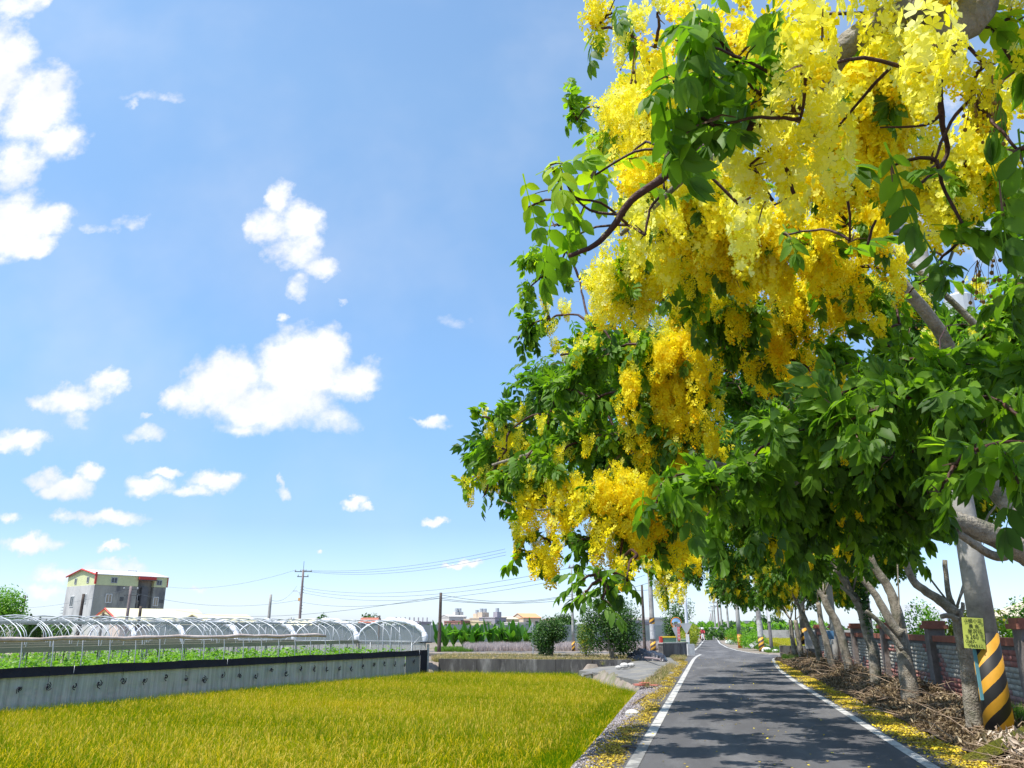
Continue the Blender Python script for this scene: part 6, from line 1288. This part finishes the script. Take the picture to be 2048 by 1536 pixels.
# a leaf-draped vine on the leaning trunk
vt = bush('ivy clump hanging round the leaning third trunk', (4.28, 24.9), .16, .18, 2.6, 900, .09, M['bush'], 'ivy', 'ivy', trunk=False, zb=1.0)
bush('bushy bright green tree at the left edge of the picture', tuple(FW(-8, 1256, 62).xy), 2.0, 2.0, 4.0, 5200, .2, M['gbush'], 'tree', 'leafy_tree', zb=.5, lump=9)
for i, (x, yt, f) in enumerate(((58, 1232, 120), (66, 1240, 120), (77, 1238, 122))):
    h = htop(yt, f); q = FW(x, 1256, f); t = thing('cypress', ('tall pointed cypress beyond the greenhouse', 'short pointed cypress between two others', 'slender pointed cypress beside the short post')[i], 'tree', (q.x, q.y, 0), 'pointed cypresses at the far left')
    n_ = 900; z = rng.uniform(0, 1, n_); a_ = rng.uniform(0, 6.28, n_); r_ = (1 - z) * .55 + .03; P_ = np.stack([q.x + r_ * np.cos(a_), q.y + r_ * np.sin(a_), z * h], 1); dd = np.stack([np.cos(a_) * .4, np.sin(a_) * .4, np.ones(n_)], 1)
    V, Fc, Tt = inst(LF, rng.integers(0, 3, n_), frames(dd, np.stack([np.cos(a_), np.sin(a_), a_ * 0], 1)), rng.uniform(.2, .35, n_), P_, rng.uniform(-.2, .1, n_)); npmesh('foliage', V, Fc, M['bush'], t, tint=Tt, kind='stuff'); b = MB(); b.tube([(q.x, q.y, 0), (q.x, q.y, h * .8)], [.1, .03], 6); b.build('trunk', M['wood'], t, world=True)
# far woods
def woods(name, segs, n_, ls, mt, hb=0):
    P_ = []
    for (x0, x1, yt, f0, f1) in segs:
        m_ = n_ // len(segs); xx_ = rng.uniform(x0, x1, m_); ff = rng.uniform(f0, f1, m_); 
        ht = EYE + (1256 - yt) / 1656 * ff; ht *= .82 + .14 * np.sin(xx_ * .31) + .10 * np.sin(xx_ * .83 + ff)
        z = ht * rng.uniform(.0, 1, m_) ** .5
        lt = (xx_ - 1024) / 1654 * ff; P_.append(np.stack([lt * math.cos(YAW) - ff * math.sin(YAW), lt * math.sin(YAW) + ff * math.cos(YAW), z], 1))
    P_ = np.vstack(P_); n2 = len(P_)
    V, Fc, Tt = inst(LF, rng.integers(0, 3, n2), frames(rand_dirs(n2), rand_dirs(n2) + np.array([0, -.5, .8])), rng.uniform(.7, 1.3, n2) * ls, P_, rng.uniform(-.2, .45, n2)); return npmesh(name, V, Fc, mt, tint=Tt, kind='stuff')
woods('far_woods', [(540, 900, 1250, 150, 175), (870, 1110, 1249, 210, 240), (1100, 1140, 1244, 200, 215), (1120, 1300, 1250, 180, 200), (-60, 140, 1247, 135, 150)], 17000, .7, M['bush'])
woods('green_embankment', [(1400, 1470, 1246, 190, 230), (1470, 1660, 1247, 130, 165), (1380, 1420, 1248, 180, 200)], 15000, .65, M['gbush'])
woods('far_woods', [(1400, 1480, 1244, 240, 260), (1500, 1640, 1243, 190, 210), (1440, 1520, 1246, 170, 175), (1400, 1700, 1256, 120, 126)], 6000, .7, M['bush'])
for i, (x, yt, f) in enumerate(((1118, 1240, 190), (1130, 1236, 190), (1138, 1239, 190), (650, 1240, 160), (735, 1238, 155), (1555, 1236, 170), (1525, 1243, 160))):
    q = FW(x, 1256, f); h = htop(yt, f); bush(('dark crown tree on the skyline left of the slim pole', 'middle dark crown tree behind the slim pole', 'dark crown tree right behind the slim pole', 'skyline tree above the second padded arch', 'skyline tree beside the nearest padded arch', 'skyline tree above the yellow paddy', 'skyline tree left of the paper-covered pole')[i], (q.x, q.y), 2.2, 2, h, 700, .5, M['bush'], 'tree', 'skyline_tree', zb=1, group='trees on the skyline')
# pale stubble field and dry weeds
st = [tuft(9, 0, .62, .011, 200 + k, .2, True) for k in range(3)]
M['stubble'] = leafmat('dry_stubble', [(0, (.30, .24, .23)), (.5, (.46, .39, .37)), (1, (.58, .50, .48))], .2, islandmix=.9, tcol=(1, 1, .9))
c0 = [FW(930, 1256, 63), FW(1340, 1256, 66), FW(1335, 1256, 82), FW(930, 1256, 76)]
def quad_sc(n_, c): u = rng.uniform(0, 1, n_); v = rng.uniform(0, 1, n_); c = [np.array(q.xy) for q in c]; return (c[0][None] * ((1 - u) * (1 - v))[:, None] + c[1][None] * (u * (1 - v))[:, None] + c[2][None] * (u * v)[:, None] + c[3][None] * ((1 - u) * v)[:, None])
P_ = quad_sc(8500, c0); scatter_mesh('dry_stubble', st, P_, np.zeros(len(P_)), .75, 1.15, M['stubble'], rng.uniform(0, .1, len(P_)))
M['weed'] = leafmat('dry_weeds', [(0, (.10, .15, .03)), (.35, (.22, .23, .06)), (.6, (.42, .31, .15)), (1, (.55, .42, .22))], .3, islandmix=.5, patch=(.35, 1.0), tcol=(1, 1, .7))
wd = [tuft(8, 3, .3, .006, 220 + k, .25, True) for k in range(3)]
P_ = np.vstack([quad_sc(2600, [Vector((-14, 41.2)), Vector((-5, 42)), Vector((-5.5, 45.2)), Vector((-15.5, 45.2))]), quad_sc(1500, [Vector((-16, 46.5)), Vector((-4, 47.5)), Vector((-4, 50)), Vector((-16, 50))])]); scatter_mesh('dry_weeds', wd, P_, np.zeros(len(P_)), .5, 1.3, M['weed'], rng.uniform(0, .3, len(P_)))
P_ = np.vstack([quad_sc(700, [Vector((-1.5, 46)), Vector((-1.9, 46)), Vector((-2.6, 52)), Vector((-1.5, 52))]), quad_sc(500, [Vector((-2.2, 26)), Vector((-1.7, 26)), Vector((-1.7, 40)), Vector((-2.0, 40))]), quad_sc(450, [Vector((-5.2, 41)), Vector((-3.2, 47)), Vector((-3.5, 48)), Vector((-6, 42))])]); scatter_mesh('dry_weeds', wd, P_, np.zeros(len(P_)) - .03, .4, 1.0, M['weed'], rng.uniform(0, .3, len(P_)))
gw = [tuft(10, 0, .35, .012, 240 + k, .25, True) for k in range(3)]; M['grass'] = leafmat('green_grass', [(0, (.05, .13, .012)), (1, (.16, .28, .03))], .3, islandmix=.9)
P_ = np.vstack([quad_sc(900, [FW(872, 1256, 62), FW(945, 1256, 62), FW(950, 1256, 70), FW(872, 1256, 70)]), quad_sc(1200, [Vector((3.7, 46)), Vector((5.5, 46)), Vector((5.2, 50.3)), Vector((4.0, 50.3))]), quad_sc(800, [Vector((3.9, 62.5)), Vector((6, 62.5)), Vector((5, 75)), Vector((3.6, 75))]), quad_sc(260, [Vector((3.5, 10.3)), Vector((4.2, 10.3)), Vector((4.3, 11.6)), Vector((3.7, 11.6))]), quad_sc(140, [Vector((4.9, 15.5)), Vector((5.4, 15.5)), Vector((5.4, 17.5)), Vector((5.0, 17.5))])]); scatter_mesh('verge_grass', gw, P_, np.full(len(P_), .0) + np.where((P_[:, 1] < 20), .12, 0), .5, 1.1, M['grass'], rng.uniform(0, .2, len(P_)))
# yellow paddy beyond the side road
b = MB(); b.prism([(5.5, 66), (24, 66), (30, 112), (6.5, 112)], -.3, .42); o = b.build('far_paddy_soil', mat('far_paddy_soil', (.2, .2, .02), .95)); o['kind'] = 'structure'
P_ = quad_sc(9000, [Vector((5.4, 65.8)), Vector((24, 65.8)), Vector((30, 112)), Vector((6.4, 112))]); scatter_mesh('far_rice', T_LO, P_, np.full(len(P_), .0), .75, .95, M['rice'], rng.uniform(.1, .25, len(P_)))
fwl = thing('field_wall', 'low grey wall at the back of the small yellow paddy', 'wall', (16, 114, 0)); 
for i in range(6): b = MB(); b.box((8 + i * 4, 114, .7), (3.96, .2, 1.5)); b.build('panel', M['concrete'], fwl, world=True)
# banana plants
M['banana'] = leafmat('banana_leaf', [(0, (.025, .085, .016)), (.5, (.06, .18, .02)), (1, (.20, .38, .03))], .45, islandmix=.9)
def blade_leaf(L_, W_, droop, seed):
    r = random.Random(seed); V = []; Fc = []; K = 7
    for k in range(K + 1):
        t = k / K; w = W_ * math.sin(PI * min(1, .12 + t * .88)) ** .7 if k < K else 0; z = L_ * (t * .95 - droop * t * t); y = L_ * (.25 * t + droop * .8 * t * t)
        V += [(-w / 2, y, z + w * .12), (0, y, z - w * .02), (w / 2, y, z + w * .12)]
    for k in range(K):
        a = 3 * k; Fc += [(a, a + 1, a + 4, a + 3), (a + 1, a + 2, a + 5, a + 4)]
    return np.array(V), np.array(Fc)
bm_ = []
for k, (L_, w_, dr_) in enumerate(((1.9, .5, .1), (1.6, .5, .35), (1.7, .42, .55), (1.3, .4, .15))):
    V, Fc = blade_leaf(L_, w_, dr_, k); o = npmesh('leaf', V, Fc, M['banana'], tint=np.full(len(V), .12 * k - .1), smooth=True); bm_.append(o.data); bpy.data.objects.remove(o)
words = ['leftmost', 'second', 'third', 'fourth', 'fifth', 'sixth', 'seventh', 'eighth', 'ninth', 'tenth', 'eleventh', 'twelfth', 'thirteenth', 'fourteenth', 'fifteenth', 'rightmost']
xsb = [876, 892, 908, 926, 938, 950, 963, 976, 989, 1001, 1013, 1025, 1037, 1049, 1060, 1072]
for i, x in enumerate(xsb):
    q = FW(x + random.uniform(-4, 4), 1256, 76 + random.uniform(-4, 4) - (7 if i < 2 else 0)); t = thing('banana_plant', '%s banana plant from the wooden pole in the row before the grey screen' % words[i], 'plant', (q.x, q.y, 0), 'banana plants in a row')
    b = MB(); b.tube([(0, 0, 0), (0, 0, .9)], [.12, .06], 8); b.build('stem', M['gbush'], t)
    for k in range(19):
        o = bpy.data.objects.new('leaf', random.choice(bm_)); COL.objects.link(o); o.parent = t; o.location = (0, 0, random.uniform(.1, .75)); o.rotation_euler = (random.uniform(-.15, 1.1), random.uniform(-.3, .3), k * 2.4 + random.uniform(-.3, .3)); s_ = random.uniform(.6, 1.18); o.scale = (s_, s_, s_)
# far end of the road: small gate structure and truck-like white box
q = FW(1412, 1256, 150); g_ = thing('road_gate', 'small pale structure closing the far end of the road', 'gate', (q.x, q.y, 0)); b = MB(); b.box((-1.5, 0, .9), (2.2, .3, 1.8)); b.build('panel', M['bconc2'], g_); b = MB(); b.box((2.2, 0, 1.6), (3.4, .4, .4)); b.box((3.7, 0, .8), (.4, .4, 1.6)); b.build('frame', M['bconc2'], g_)
q = FW(1446, 1256, 92); 
o = stone('white covered mound on the right verge beyond the orange-striped pole', (q.x + .6, q.y + 2, .15), .5, bpy.data.materials['white_bag'])
